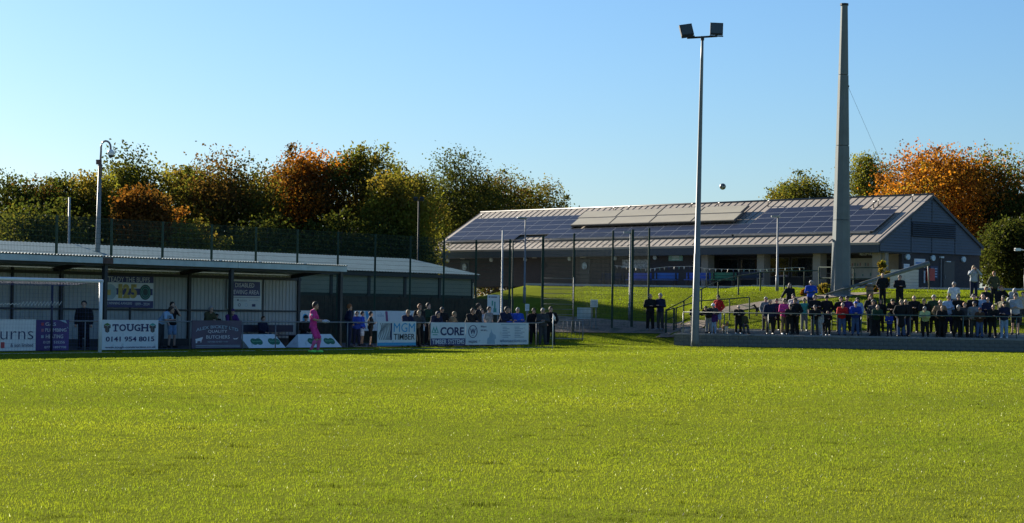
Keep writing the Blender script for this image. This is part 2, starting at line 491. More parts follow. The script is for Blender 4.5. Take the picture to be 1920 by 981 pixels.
# ------------------------------------------------------------------ clubhouse
def brick_mat(name, c1, c2, mortar, scale=1.0):
    m = bpy.data.materials.new(name); m.use_nodes = True
    nt = m.node_tree; N = nt.nodes; L = nt.links; p = N["Principled BSDF"]; p.inputs["Roughness"].default_value = .9
    tc = N.new("ShaderNodeTexCoord"); mp = N.new("ShaderNodeMapping"); mp.inputs["Rotation"].default_value = (math.pi / 2, 0, 0)
    cb = N.new("ShaderNodeCombineXYZ"); sp = N.new("ShaderNodeSeparateXYZ"); ad = N.new("ShaderNodeMath"); ad.operation = 'ADD'
    L.new(tc.outputs["Object"], sp.inputs[0]); L.new(sp.outputs[0], ad.inputs[0]); L.new(sp.outputs[1], ad.inputs[1])
    L.new(ad.outputs[0], cb.inputs[0]); L.new(sp.outputs[2], cb.inputs[1])
    b = N.new("ShaderNodeTexBrick"); b.inputs["Scale"].default_value = scale
    b.inputs["Color1"].default_value = (*c1, 1); b.inputs["Color2"].default_value = (*c2, 1); b.inputs["Mortar"].default_value = (*mortar, 1)
    b.inputs["Brick Width"].default_value, b.inputs["Row Height"].default_value, b.inputs["Mortar Size"].default_value = .225, .075, .006
    L.new(cb.outputs[0], b.inputs["Vector"]); L.new(b.outputs["Color"], p.inputs["Base Color"])
    bp = N.new("ShaderNodeBump"); bp.inputs["Strength"].default_value = .4; bp.invert = True
    L.new(b.outputs["Fac"], bp.inputs["Height"]); L.new(bp.outputs["Normal"], p.inputs["Normal"])
    return m

def clubhouse():
    LEN, FL, EV, RD = 42.3, 3.3, 6.0, 9.0
    c = thing("clubhouse", CLUB.w(0, 0), CLUB.rot, "single storey clubhouse with long grey seamed roof covered in solar panels on the bank", "building")
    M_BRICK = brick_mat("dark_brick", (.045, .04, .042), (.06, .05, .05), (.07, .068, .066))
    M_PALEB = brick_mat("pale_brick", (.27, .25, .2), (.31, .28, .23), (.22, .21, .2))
    M_ROOF = mat("seamed_roof", (.34, .285, .225), .55, metal=0, var=.08, scale=.5, dirt=((.26, .22, .18), .6, .55))
    M_SEAM = mat("roof_seam_metal", (.1, .088, .075), .5, var=.1)
    M_FASC = mat("navy_fascia", (.03, .042, .06), .5, var=.1)
    M_SIDE = mat("blue_grey_siding", (.068, .082, .108), .5, var=.07, scale=1.2)
    M_PV = mat("solar_glass", (.016, .017, .027), .28, var=.3, scale=.35, spec=.3)
    M_PVF = mat("panel_frame", (.32, .33, .35), .4, metal=.4)
    M_COLL = mat("collector_cover", (.42, .37, .26), .35, var=.08, scale=.6)
    M_DOOR = mat("dark_door", (.03, .035, .04), .45)
    M_SIGN = mat("sign_white", (.7, .72, .74), .45, var=.04)
    SL = Vector((0, 5, 3)).normalized(); NR = Vector((0, -3, 5)).normalized()
    def rp(a, b, h=0):                      # point on the front roof slope: a metres left of the right verge, b up the slope
        return Vector((-a, 0, EV)) + SL * b + NR * h
    # roof slopes
    for name, yy in (("roof_slope", 0), ("roof_slope", 10)):
        sg = 1 if yy == 0 else -1
        mb = MB()
        e0, r0 = Vector((0, yy - .12 * sg, EV - .07)), Vector((0, 5, RD))
        pts = [(.12, e0), (-LEN, e0), (-LEN, r0), (.12, r0)]
        top = [Vector((x, p.y, p.z)) for x, p in pts]; bot = [p - Vector((0, 0, .14)) for p in top]
        if sg < 0: top.reverse(); bot.reverse()
        mb.poly(list(reversed(top))); mb.poly(bot)
        for i in range(4):
            j = (i + 1) % 4; mb.poly([top[i], top[j], bot[j], bot[i]])
        mb.build(name, M_ROOF, c)
    MB().tube([(.13, 5, RD + .01), (-LEN, 5, RD + .01)], .07, 6).build("ridge_cap", M_SEAM, c)
    L = 5.83
    seam = MB().box((0, 0, .012), (.022, L, .03)).mesh("roof_seam")
    tilt = math.atan2(3, 5); k = 0; a = .25
    while a < LEN:
        mobj("roof_seam", seam, M_SEAM, c, rp(a, L / 2 - .05), (tilt, 0, 0)); a += .6
    # solar panels
    PW, PH = 1.55, .69
    me = MB().box((0, 0, 0), (PW - .025, PH - .02, .035), 1).box((0, 0, .019), (PW - .075, PH - .065, .006), 0).mesh("solar_panel")
    def pv(a, b):
        mobj("solar_panel", me, [M_PV, M_PVF], c, rp(a, b, .17), (tilt, 0, 0))
    for i in range(26):
        a = 1.05 + PW / 2 + i * PW
        if a > LEN - .8: break
        for r in range(5):
            if 12.3 < a < 29.4 and r > 1: continue
            if i < 2 and r > 3: continue
            if 31 < a < 34 and r == 0: continue
            pv(a, .97 + PH * (r + .5))
    rail = MB().box((0, 0, 0), (11.0, .04, .1)).mesh("panel_rail")
    for a in (6.8, 18, 29.0, 37.0):
        mobj("panel_rail", rail, M_PVF, c, rp(a, .93, .1), (tilt, 0, 0))
    cm = MB().box((0, 0, 0), (3.86, .95, .13), 1).box((0, 0, .07), (3.74, .84, .02), 0).mesh("solar_collector")
    for r in range(2):
        for i in range(4):
            mobj("solar_collector", cm, [M_COLL, mat("collector_frame", (.1, .09, .08), .5)], c, rp(15.4 + i * 3.9 + .25 * r, 3.02 + r * 1.05, .32), (tilt + .04, 0, 0))
    for a, b in ((41.0, 4.6), (27.0, 4.9), (25.5, 4.95), (3.2, 4.5), (3.45, 4.35), (17.0, 5.0), (19.5, 5.05), (.9, 5.0), (12.6, 5.0)):
        p = rp(a, b)
        MB().tube([(0, 0, -.05), (0, 0, .38), (.3, -.05, .4)], .045, 6).build("vent_pipe", M_SEAM, c, p)
    # fascia, soffit, walls
    MB().span((-LEN, -.1, EV - .66), (0, 0, EV - .12)).build("fascia_board", M_FASC, c)
    MB().span((-LEN, 0, EV - .66), (-.05, 3.2, EV - .6)).build("soffit", mat("soffit_board", (.07, .08, .09), .7), c)
    VX = -15.6
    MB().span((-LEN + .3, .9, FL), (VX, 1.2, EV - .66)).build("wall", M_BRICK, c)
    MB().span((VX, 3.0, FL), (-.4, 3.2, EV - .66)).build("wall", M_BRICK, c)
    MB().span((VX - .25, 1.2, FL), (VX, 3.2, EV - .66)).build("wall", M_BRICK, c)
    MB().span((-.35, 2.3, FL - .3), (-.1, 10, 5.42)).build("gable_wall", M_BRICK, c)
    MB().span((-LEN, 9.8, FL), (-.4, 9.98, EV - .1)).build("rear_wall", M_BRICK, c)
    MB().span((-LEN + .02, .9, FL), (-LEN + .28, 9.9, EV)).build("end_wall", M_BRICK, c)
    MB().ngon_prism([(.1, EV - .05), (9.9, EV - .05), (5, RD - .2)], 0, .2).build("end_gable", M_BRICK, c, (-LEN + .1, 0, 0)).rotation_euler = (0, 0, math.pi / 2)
    # gable siding: overlapping boards, too fine to pick apart
    mb = MB(); z = 5.42; sp = .17
    while z < RD - .12:
        zt = min(z + sp, RD - .1)
        def lim(zz): return max(0.06, (zz - EV) / 3 * 5 + .1) if zz > EV - .1 else 0.06
        for j in range(4):                                     # four uprights divide the siding
            lo, hi = lim(zt), 10 - lim(zt)
            xa, xb_ = [0, 3.0, 5.0, 7.3, 10][j], [0, 3.0, 5.0, 7.3, 10][j + 1]
            ya, yb = max(lo, xa + .02), min(hi, xb_ - .02)
            if yb <= ya: continue
            if 6.35 < z < 7.2 and j in (1, 2): continue
            mb.poly([(.05, ya, z), (.05, yb, z), (.012, yb, zt), (.012, ya, zt)]); mb.poly([(.012, ya, z), (.012, yb, z), (.05, yb, z), (.05, ya, z)])
        z += sp
    o = mb.build("gable_siding", M_SIDE, c); o["kind"] = "stuff"
    MB().poly([(0, .0, 5.42), (0, 10, 5.42), (0, 10, EV), (0, 5, RD - .02), (0, 0, EV)]).build("gable_backing", M_FASC, c)
    for yy, z1 in ((3.0, 7.7), (5.0, 8.85), (7.3, 7.5)):
        mb = MB()
        mb.span((.005, yy - .025, 5.42), (.06, yy + .025, z1 if yy != 5.0 else 6.36))
        if yy == 5.0: mb.span((.005, yy - .025, 7.3), (.06, yy + .025, 8.85))
        mb.build("cover_strip", M_FASC, c)
    for y0, z0, y1, z1 in ((-.1, EV - .12, 5, RD - .12), (10.1, EV - .12, 5, RD - .12)):
        p, q = Vector((.09, y0, z0)), Vector((.09, y1, z1)); d = q - p
        MB().box((p + q) / 2, (.1, d.length, .17), 0, Matrix.Rotation(math.atan2(d.z, d.y), 3, 'X')).build("barge_board", M_FASC, c)
    lv = MB().span((.02, 2.98, 6.36), (.07, 7.32, 7.3)).build("louvre", M_DARK, c)
    for i in range(7):
        MB().box((.1, 5.15, 6.45 + i * .122), (.02, 4.24, .1), 0, Matrix.Rotation(-.6, 3, 'Y')).build("slat", mat("louvre_slat", (.045, .055, .07), .5), lv)
    # pillars and veranda
    for px in (1325, 1430, 1535, 1647):
        x = CLUB.a_of(px, .9, 490)
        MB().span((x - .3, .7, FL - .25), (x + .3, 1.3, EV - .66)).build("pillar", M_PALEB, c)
    x = CLUB.a_of(1675, 2.2, 490)
    MB().span((-.5, .85, FL - .2), (-.2, 1.15, 5.42)).build("pillar", M_PALEB, c)
    MB().span((-2.2, 2.9, FL), (-.45, 2.98, 5.4)).build("entrance_wall", mat("cream_render", (.45, .38, .28), .8), c)
    M_GLASS = mat("window_glass", (.02, .025, .03), .06, var=.1, spec=.8)
    M_FRM = mat("window_frame", (.1, .1, .1), .5)
    for px0, px1, z0, z1 in ((1342, 1384, 4.3, 5.1), (1388, 1424, 4.3, 5.1), (1438, 1480, 4.0, 5.15), (1484, 1524, 4.0, 5.15), (1541, 1562, 4.2, 5.05)):
        x0, x1 = CLUB.a_of(px0, 2.95, 490), CLUB.a_of(px1, 2.95, 490)
        w = MB().span((x0, 2.93, z0 - .06), (x1, 2.99, z0)).span((x0, 2.93, z1), (x1, 2.99, z1 + .06)).span((x0, 2.93, z0), (x0 + .06, 2.99, z1)).span((x1 - .06, 2.93, z0), (x1, 2.99, z1)).build("window", M_FRM, c)
        MB().span((x0 + .06, 2.95, z0), (x1 - .06, 2.965, z1)).build("pane", M_GLASS, w)
    x0, x1 = CLUB.a_of(1592, 2.9, 500), CLUB.a_of(1636, 2.9, 500)
    nb = MB().span((x0, 2.86, 3.8), (x1, 2.93, 5.1)).build("notice_board", mat("board_cream", (.5, .47, .4), .7), c)
    for i in range(9):
        for r in range(2):
            if rnd.random() < .8:
                xx = x0 + (x1 - x0) * (i + .5) / 9
                MB().span((xx - .05, 2.845, 4.0 + r * .62), (xx + .05, 2.858, 4.12 + r * .62 + rnd.random() * .1)).build("poster", mat("poster_%d" % (i % 3), [(.2, .22, .25), (.35, .2, .18), (.15, .25, .2)][i % 3], .7), nb)
    # wall lamps, doors, posters on the front wall
    lampm = mat("lamp_opal", (.5, .6, .62), .4)
    for px in (840, 921, 985, 1068, 1153, 1228):
        p = (CLUB.a_of(px, .85, 484), .85, 5.24)
        MB().tube([(0, .05, 0), (0, -.06, 0)], [.17, .15], 12).build("wall_lamp", lampm, c, p)
    for yy in (2.75, 5.2, 8.25):
        MB().tube([(-.05, 0, 0), (.1, 0, 0)], [.19, .17], 12).build("wall_lamp", lampm, c, (-.05, yy, 5.14))
    for px in (872, 1097):
        x = CLUB.a_of(px, .88, 500)
        d = MB().span((x - .5, .86, FL), (x + .5, .91, 5.2)).build("door", M_DOOR, c)
        MB().tube([(x, .85, 4.72), (x, .8, 4.72)], .25, 16).build("badge", mat("badge_pale", (.35, .45, .5), .5, var=.5, scale=6), d)
        MB().span((x + .36, .82, 4.2), (x + .42, .86, 4.4)).build("handle", M_GALV, d)
    for px, w_ in ((1096, .26), (1005, .2), (870, .2)):
        x = CLUB.a_of(px, .8, 480)
        MB().span((x - w_, .6, 5.3), (x + w_, .72, 5.335)).build("strip_lamp", mat("lamp_cover", (.6, .62, .6), .4), c)
    x0, x1 = CLUB.a_of(1167, .86, 497), CLUB.a_of(1215, .86, 497)
    MB().span((x0, .84, 4.55), (x1, .89, 5.12)).build("picture_board", mat("picture_board", (.3, .33, .34), .6, var=.7, scale=7), c)
    x0, x1 = CLUB.a_of(1254, .86, 485), CLUB.a_of(1280, .86, 485)
    sg = MB().span((x0, .84, 5.0), (x1, .89, 5.38)).build("sign", mat("sign_green", (.22, .42, .36), .5, var=.2, scale=5), c)
    for i in range(3):
        MB().span((x0 + .3, .832, 5.08 + i * .1), (x1 - .3, .838, 5.11 + i * .1)).build("print_line", M_SIGN, sg)
    # gable wall: signs and doors
    def gsign(y0, y1, z0, z1, m, name="sign"):
        return MB().span((-.1, y0, z0), (-.06, y1, z1)).build(name, m, c)
    blu = mat("sign_blue", (.06, .2, .45), .5)
    s1 = gsign(2.45, 2.98, 3.75, 4.72, M_SIGN)
    for z in (4.0, 4.25, 4.45, 4.58): MB().span((-.055, 2.52, z), (-.05, 2.9, z + .03)).build("print_line", blu, s1)
    s2 = gsign(3.45, 4.5, 4.55, 5.06, M_SIGN)
    MB().span((-.055, 3.55, 4.75), (-.05, 4.4, 4.85)).build("print_line", blu, s2)
    s3 = gsign(5.0, 5.75, 3.9, 4.65, mat("sign_navy", (.02, .03, .09), .5))
    for i in range(8):
        z = 3.98 + (i // 2) * .16; y = 5.08 + (i % 2) * .33
        MB().span((-.055, y, z), (-.05, y + .25, z + .07)).build("print_line", mat("sign_tint", (.3, .4, .5), .5), s3)
    gsign(6.65, 7.0, 4.35, 4.6, M_SIGN)
    d = MB().span((-.1, 6.3, FL - .3), (-.055, 7.4, 5.0)).build("door", M_DOOR, c)
    MB().span((-.05, 6.4, 3.9), (-.02, 6.45, 4.1)).build("handle", M_GALV, d)
    MB().span((-.1, 6.0, FL - .3), (-.03, 6.08, 5.2)).build("downpipe", mat("pipe_grey", (.14, .14, .14), .5), c)
    MB().span((-.1, 5.9, 5.16), (.06, 6.2, 5.26)).build("strip_lamp", mat("lamp_cover", (.6, .62, .6), .4), c)
    MB().span((-.1, 6.5, 4.93), (.04, 6.9, 4.99)).build("strip_lamp", mat("lamp_cover", (.6, .62, .6), .4), c)
    rb = MB().span((0, 4.55, 3.75), (.25, 5.05, 4.45)).span((.02, 4.6, 4.45), (.23, 5.0, 4.5)).build("red_cabinet", mat("red_box", (.5, .03, .02), .4), c)
    MB().span((-.06, 4.35, 3.6), (-.01, 4.44, 4.35)).build("pipe_cover", M_SIGN, c)
    text(c, "RECEPTION", .17, (-2.1, .81, 5.2), M_SIGN)
    return c
# ------------------------------------------------------------------ lettering
def text_mesh(s, bold=0.0, shear=0.0):
    cu = bpy.data.curves.new("lettering", 'FONT')
    cu.body = s; cu.size = 1.0; cu.extrude = .004; cu.offset = bold; cu.resolution_u = 3; cu.shear = shear
    ob = bpy.data.objects.new("lettering", cu)
    me = bpy.data.meshes.new_from_object(ob)
    bpy.data.objects.remove(ob); bpy.data.curves.remove(cu)
    return me
def text_fit(parent, s, x0, z0, w, h, y, m, bold=0.0, name="lettering", arch=0.0, rot=None):
    """letters scaled to fill the box x0..x0+w, z0..z0+h on the plane y, facing -y"""
    me = text_mesh(s, bold)
    n = len(me.vertices); co = np.empty(n * 3); me.vertices.foreach_get('co', co); co = co.reshape(-1, 3)
    lo, hi = co.min(0), co.max(0)
    u = (co[:, 0] - lo[0]) / max(1e-6, hi[0] - lo[0]); v = (co[:, 1] - lo[1]) / max(1e-6, hi[1] - lo[1])
    out = np.empty_like(co)
    out[:, 0] = x0 + u * w; out[:, 2] = z0 + v * h + arch * (1 - (2 * u - 1) ** 2); out[:, 1] = y - co[:, 2] * .5
    me.vertices.foreach_set('co', out.ravel()); me.update()
    return mobj(name, me, m, parent)
def text(parent, s, h, loc, m, w=None):
    return text_fit(parent, s, loc[0], loc[2], w or h * .72 * len(s), h, loc[1], m)

T_NAVY = mat("print_navy", (.012, .02, .1), .5, var=.05)
T_WHITE = mat("print_white", (.62, .66, .7), .5, var=.05)
T_GOLD = mat("print_gold", (.38, .3, .06), .4, var=.35, scale=5)
T_BLACK = mat("print_black", (.02, .02, .025), .5, var=.05)
T_CYAN = mat("print_cyan", (.03, .3, .55), .5, var=.05)
T_GREEN = mat("print_green", (.01, .12, .06), .5, var=.05)
T_TEAL = mat("print_teal", (.06, .3, .26), .5, var=.05)
T_RED = mat("print_red", (.4, .05, .05), .5, var=.05)
T_PURPLE = mat("print_purple", (.2, .05, .16), .5, var=.05)
T_FAINT = mat("print_faint", (.3, .42, .5), .5, var=.1)
B_WHITE = mat("board_white", (.6, .66, .68), .45, var=.06, scale=1.5, dirt=((.36, .42, .42), 3.2, .6))
B_NAVY = mat("board_navy", (.02, .03, .14), .45, var=.1)
B_PURP = mat("board_purple_blue", (.05, .025, .16), .45, var=.25, scale=1.2)
B_DARK = mat("board_dark_violet", (.075, .06, .1), .5, var=.2, scale=1.5)
club = clubhouse()

class Board:
    """flat printed board on a GOAL-parallel plane, laid out by its extent in photo pixels"""
    def __init__(s, name, px0, px1, py0, py1, v, m, label, cat="sign", group=None, z0=None, th=.03):
        a0, a1 = GOAL.a_of(px0, v, (py0 + py1) / 2), GOAL.a_of(px1, v, (py0 + py1) / 2)
        pm = (px0 + px1) / 2
        zt, zb = GOAL.z_of(pm, py0, v), GOAL.z_of(pm, py1, v)
        if z0 is not None: zb = z0
        s.W, s.H, s.th = a1 - a0, zt - zb, th
        s.px0, s.px1, s.py0, s.py1 = px0, px1, py0, py1
        s.o = thing(name, GOAL.w(a0, v, zb), GOAL.rot, label, cat, group)
        MB().span((0, 0, 0), (s.W, th, s.H)).build("panel", m, s.o)
        s.layer = 0
    def X(s, px): return (px - s.px0) / (s.px1 - s.px0) * s.W
    def Z(s, py): return (s.py1 - py) / (s.py1 - s.py0) * s.H
    def rect(s, x0, x1, y0, y1, m, name="print_area", d=.004):
        return MB().span((s.X(x0), -d, s.Z(y1)), (s.X(x1), .002, s.Z(y0))).build(name, m, s.o)
    def text(s, t, x0, x1, y0, y1, m, bold=0.0, arch=0.0, d=.008):
        return text_fit(s.o, t, s.X(x0), s.Z(y1), s.X(x1) - s.X(x0), s.Z(y0) - s.Z(y1), -d, m, bold, arch=arch)
    def disc(s, cx, cy, rx, ry, m, d=.006, n=24, name="print_disc"):
        pts = [(s.X(cx + rx * math.cos(2 * math.pi * k / n)), s.Z(cy - ry * math.sin(2 * math.pi * k / n))) for k in range(n)]
        return MB().ngon_prism(pts, -d, .002).build(name, m, s.o)
    def ring(s, cx, cy, rx, ry, t, m, d=.007, n=28, name="print_ring"):
        mb = MB()
        for k in range(n):
            a, b = 2 * math.pi * k / n, 2 * math.pi * (k + 1) / n
            q = [(cx + rx * math.cos(a), cy - ry * math.sin(a)), (cx + rx * math.cos(b), cy - ry * math.sin(b)), (cx + (rx - t) * math.cos(b), cy - (ry - t) * math.sin(b)), (cx + (rx - t) * math.cos(a), cy - (ry - t) * math.sin(a))]
            mb.poly([(s.X(x), -d, s.Z(y)) for x, y in q])
        return mb.build(name, m, s.o)
    def poly(s, pts, m, d=.006, name="print_shape"):
        return MB().ngon_prism([(s.X(x), s.Z(y)) for x, y in pts], -d, .002).build(name, m, s.o)

RV = 2.3
ADS = "advertising boards on the rail behind the goal line"
# 1 burns
b = Board("advertising_board", -42, 67, 599, 657, RV, B_WHITE, "white board ending in thin dark blue letters, leftmost behind the goal", "board", ADS, .03)
b.text("burns", -19, 62, 613, 636, T_NAVY, -.012)
b.text("& son limited", 19, 62, 643, 650, T_NAVY)
b.rect(1, 8, 641, 652, T_RED)
# 2 plumbing
b = Board("advertising_board", 67.5, 129, 600, 658, RV, B_PURP, "dark blue and purple board listing plumbing and heating beside the goalpost", "board", ADS, .03)
b.text("GAS", 84, 104, 605, 611, T_WHITE); b.text("PLUMBING", 84, 124, 616, 622.5, T_WHITE); b.text("HEATING", 85.5, 118, 628, 635, T_WHITE)
b.text("01294 535356", 81, 121, 640, 645, T_WHITE); b.text("0775 1897708", 83, 124, 650, 654, T_WHITE)
b.poly([(110, 600.3), (122, 600.3), (125.5, 607)], T_FAINT); b.poly([(124.5, 613), (127, 614), (127.5, 617)], T_FAINT)
for i, y in enumerate((605.5, 617, 629)): b.rect(77, 81.5, y, y + 5.5, [T_RED, mat("print_rose", (.3, .15, .2)), T_FAINT][i])
# 3 tough
b = Board("advertising_board", 190.5, 296.5, 600, 659, RV, B_WHITE, "white board with bold dark lettering and a phone number just right of the goalpost", "board", ADS, .03)
sl = (210, 277, 608, 623)
for i, (ch, x0, x1) in enumerate((("T", 210, 221), ("O", 222.5, 235), ("U", 237, 249), ("G", 250.5, 262), ("H", 264, 277))):
    b.text(ch, x0, x1, 608.5, 622.5, T_NAVY, .028)
for x0, x1, y in ((212, 219, 621), (236, 242, 608), (245, 250, 608), (263, 268.5, 608), (272.5, 278, 608), (263, 268.5, 621), (272.5, 278, 621)): b.rect(x0, x1, y, y + 2, T_NAVY, "serif", .009)
for x in (210, 219.6): b.rect(x, x + 1.5, 608.5, 613, T_NAVY, "serif", .009)
for cx in (200.5, 285.5):
    b.poly([(cx - 6, 610), (cx, 612.5), (cx, 625.5), (cx - 3.8, 623), (cx - 3.8, 617), (cx - 6, 616)], mat("logo_brown", (.1, .07, .06)), name="logo")
    b.poly([(cx + 6, 610), (cx + 6, 616), (cx + 3.8, 617), (cx + 3.8, 623), (cx + .4, 625.5), (cx + .4, 612.5)], mat("logo_dark", (.05, .06, .06)), name="logo")
    b.poly([(cx, 606), (cx + 6, 609.3), (cx, 612), (cx - 6, 609.3)], T_TEAL if cx > 250 else mat("logo_green", (.07, .16, .04)), name="logo")
b.text("0141 954 8015", 198, 289, 633, 643, T_NAVY, .022)
b.text("www.tough-construction.co.uk", 197, 292, 652, 657.5, T_NAVY, .012)
# 4 butchers
b = Board("advertising_board", 360, 453, 601, 655, RV, B_DARK, "dark violet butcher's board with arched lettering and a small white sheep", "board", ADS, .05)
b.text("ALEX BICKET LTD", 367, 446, 617, 623, T_FAINT, .012, arch=.13)
b.text("QUALITY", 389, 425, 619.5, 626, T_WHITE); b.text("BUTCHERS", 386, 430, 630, 636.5, T_WHITE); b.text("ESTABLISHED 1930", 389, 427, 641, 644, T_FAINT)
b.poly([(366, 637), (371, 636), (377, 634), (380, 633.5), (379, 637), (377.5, 640), (377, 644), (376, 644), (375.5, 641), (370, 641), (369.5, 645), (367, 645), (367, 641)], T_WHITE, name="logo")
b.poly([(437, 635.5), (441, 636.5), (447, 634.5), (444, 638), (438, 638)], T_WHITE, name="logo")
for y in (649.2, 652.2): b.rect(367, 450, y, y + .9, T_FAINT, "print_line")
# 5 MGM
b = Board("advertising_board", 708, 780, 603, 650, RV, B_WHITE, "white board with wavy wood grain lines and blue over black lettering", "board", ADS, .08)
b.rect(708, 780, 644, 650, T_CYAN)
b.text("MGM", 737.5, 777.5, 606, 623.5, T_CYAN, 0); b.text("TIMBER", 737.5, 777.5, 627, 638.5, T_BLACK, .01)
b.rect(731.5, 734.5, 606, 639, T_NAVY)
for i in range(8):
    x = 712 + i * 2.5; mb = MB()
    for k in range(8):
        y0, y1 = 606 + k * 4.1, 606 + (k + 1) * 4.1
        f = lambda y: x + 2.4 * math.sin((y - 606) / 33 * 6.3 + i * .5) * (1 - i * .08)
        mb.poly([(b.X(f(y0)), -.006, b.Z(y0)), (b.X(f(y1)), -.006, b.Z(y1)), (b.X(f(y1) + 1.0), -.006, b.Z(y1)), (b.X(f(y0) + 1.0), -.006, b.Z(y0))])
    mb.build("grain_line", T_BLACK, b.o)
# 6 CORE
b = Board("advertising_board", 808, 872.5, 605, 650.5, RV, B_WHITE, "white board with bold navy lettering above a navy band, left of the long auction board", "board", ADS, .08)
b.rect(808, 872.5, 637, 650.5, B_NAVY)
b.text("CORE", 825, 869.5, 614, 631, T_NAVY, .03); b.text("TIMBER SYSTEMS", 810, 870.5, 639, 648.5, T_WHITE, .01)
for dx in (-2.6, 2.6):
    b.poly([(815.5 + dx, 612.5), (819.5 + dx, 626), (811.5 + dx, 626)], T_TEAL, .006 + dx * .0004, "logo")
    b.poly([(815.5 + dx, 618.5), (817.3 + dx, 624.5), (813.7 + dx, 624.5)], B_WHITE, .008, "logo")
b.rect(811, 820, 628.5, 630.5, T_TEAL)
# 7 auctions
b = Board("advertising_board", 873.5, 991, 605.5, 649.5, RV, B_WHITE, "long pale board with a W in an oval ring and two columns of small print", "board", ADS, .08)
b.ring(886, 623, 8.3, 12.8, 1.4, T_NAVY); b.text("W", 881, 891, 617, 628, T_NAVY, .03); b.rect(884, 888, 630, 630.8, T_NAVY)
b.text("WILSONS", 878.5, 894, 641, 645.5, T_NAVY)
b.text("Where", 900, 910.5, 611, 615, T_NAVY); b.text("we are...", 900, 913, 619, 622, T_NAVY)
b.text("wilsonsauctions.com", 936, 987, 638, 645, mat("print_slate", (.12, .2, .3)))
b.rect(938, 986, 608, 610, T_FAINT, "print_line")
for i in range(7):
    b.rect(941, 949 + (i * 5) % 9, 613.6 + i * 3.4, 614.7 + i * 3.4, mat("print_slate", (.12, .2, .3)), "print_line")
    b.rect(964, 973 + (i * 7) % 11, 613.6 + i * 3.4, 614.7 + i * 3.4, mat("print_slate", (.12, .2, .3)), "print_line")
b.poly([(912, 648), (913, 637), (916, 634), (917, 628), (919, 624), (920, 618), (921, 624), (924, 628), (928, 630), (929, 636), (926, 640), (927, 648)], T_FAINT, .004, "print_map")

# leaning A boards
for i, (x0, x1, yt, yb, lab) in enumerate(((458, 536, 626, 649.5, "low white leaning board with two green ovals right of the butcher's board"), (560, 641, 626, 649, "low white leaning board with two green ovals behind the goalkeeper's legs"))):
    v = 3.0
    a0, a1 = GOAL.a_of(x0, v, 640), GOAL.a_of(x1, v, 640)
    W = a1 - a0; H = GOAL.z_of((x0 + x1) / 2, yt, v) - .04
    o = thing("leaning_board", GOAL.w(a0, v, .02), GOAL.rot, lab, "board", "low leaning boards behind the rail")
    ins = .32
    mb = MB()
    P = [(0 if i else .0, 0, 0), (W, 0, 0), (W - ins, .34, H), ((ins if i else .0), .34, H)]
    if not i: P = [(.28, 0, 0), (W, 0, 0), (W - ins, .34, H), (0, .34, H)]
    Q = [(p[0], .7, 0) if p[2] == 0 else (p[0], .36, H) for p in P]
    mb.poly(P); mb.poly(list(reversed(Q)))
    for k in range(4): mb.poly([P[k], Q[k], Q[(k + 1) % 4], P[(k + 1) % 4]])
    mb.build("panel", B_WHITE, o)
    sl_ = math.atan2(.34, H)
    for f in (.36, .78) if not i else (.4, .77):
        g = bpy.data.objects.new("logo", None)
        lo = MB(); cx = W * f
        lo2 = MB()
        for dx in (-.14, .14):
            pts = [(cx + dx + .2 * math.cos(t * math.pi / 10), .29 + .15 * math.sin(t * math.pi / 10)) for t in range(20)]
            lo.ngon_prism(pts, -.006 - dx * .006, .002)
        lg = lo.build("logo", T_GREEN, o); lg.rotation_euler = (-sl_, 0, 0)
        tx = text_fit(lg, "Specsavers", cx - .26, .25, .52, .09, -.012, mat("logo_text", (.2, .5, .3)))

# rail behind the goal line
def pitch_rail():
    v = 2.42
    r = thing("pitch_rail", GOAL.w(0, v), GOAL.rot, "galvanised spectator rail behind the goal line carrying the advertising boards", "railing")
    xs = [GOAL.a_of(px, v) for px in (-60, 15, 98, 160, 225, 290, 357, 455, 517, 587, 652, 712, 775, 838, 900, 955, 1006)]
    MB().tube([(xs[0], 0, 1.05), (xs[-1] + .02, 0, 1.05)], .026, 8).build("top_rail", M_GALV, r)
    for x in xs: MB().tube([(x, 0, -.05), (x, 0, 1.03)], .024, 8).build("post", M_GALV, r)
    p, q = Vector((xs[-1], 0, 1.05)), Vector((GOAL.a_of(1046, v + 2.2), 2.2, 1.2))
    MB().tube([p, q], .024, 8).build("return_rail", M_GALV, r)
pitch_rail()
fl = thing("corner_flag", hit(1036, 653, Vector((0, 0, 0)), Vector((0, 0, 1))), 0, "white corner flag pole right of the long auction board", "flag pole")
MB().tube([(0, 0, 0), (.005, 0, .8), (.012, 0, 1.5)], .02, 8).build("pole", M_WHITE, fl)
MB().ngon_prism([(.02, 1.48), (.03, 1.3), (.1, 1.2), (.12, 1.34)], -.006, .006).build("flag", M_WHITE, fl)

# banners on the stand wall
b = Board("banner", 196, 287.5, 517.5, 577, 7.36, B_NAVY, "navy and pale anniversary banner with gold number on the stand wall", "banner")
b.rect(196, 287.5, 530, 564, B_WHITE)
b.rect(217, 286, 541, 553, B_NAVY, d=.006)
b.text("STEADY THE BUFFS", 197, 280, 519.5, 529, T_WHITE)
b.disc(206, 548, 12, 14.5, mat("banner_crest", (.3, .42, .45)), .007); b.ring(206, 548, 11, 13.5, 2, T_FAINT, .010); b.rect(200, 207, 544, 554, T_GOLD, d=.010)
for ch, x0, x1 in (("1", 221, 228.5), ("2", 229.5, 242.5), ("5", 243.5, 256)): b.text(ch, x0, x1, 533, 559.5, T_GOLD, .05, d=.012)
b.disc(272, 547.5, 11, 14.5, mat("banner_seal", (.03, .06, .06)), .009); b.ring(272, 547.5, 9, 12, 1.2, T_TEAL, .011); b.ring(272, 547.5, 6, 8, 1, T_TEAL, .0115)
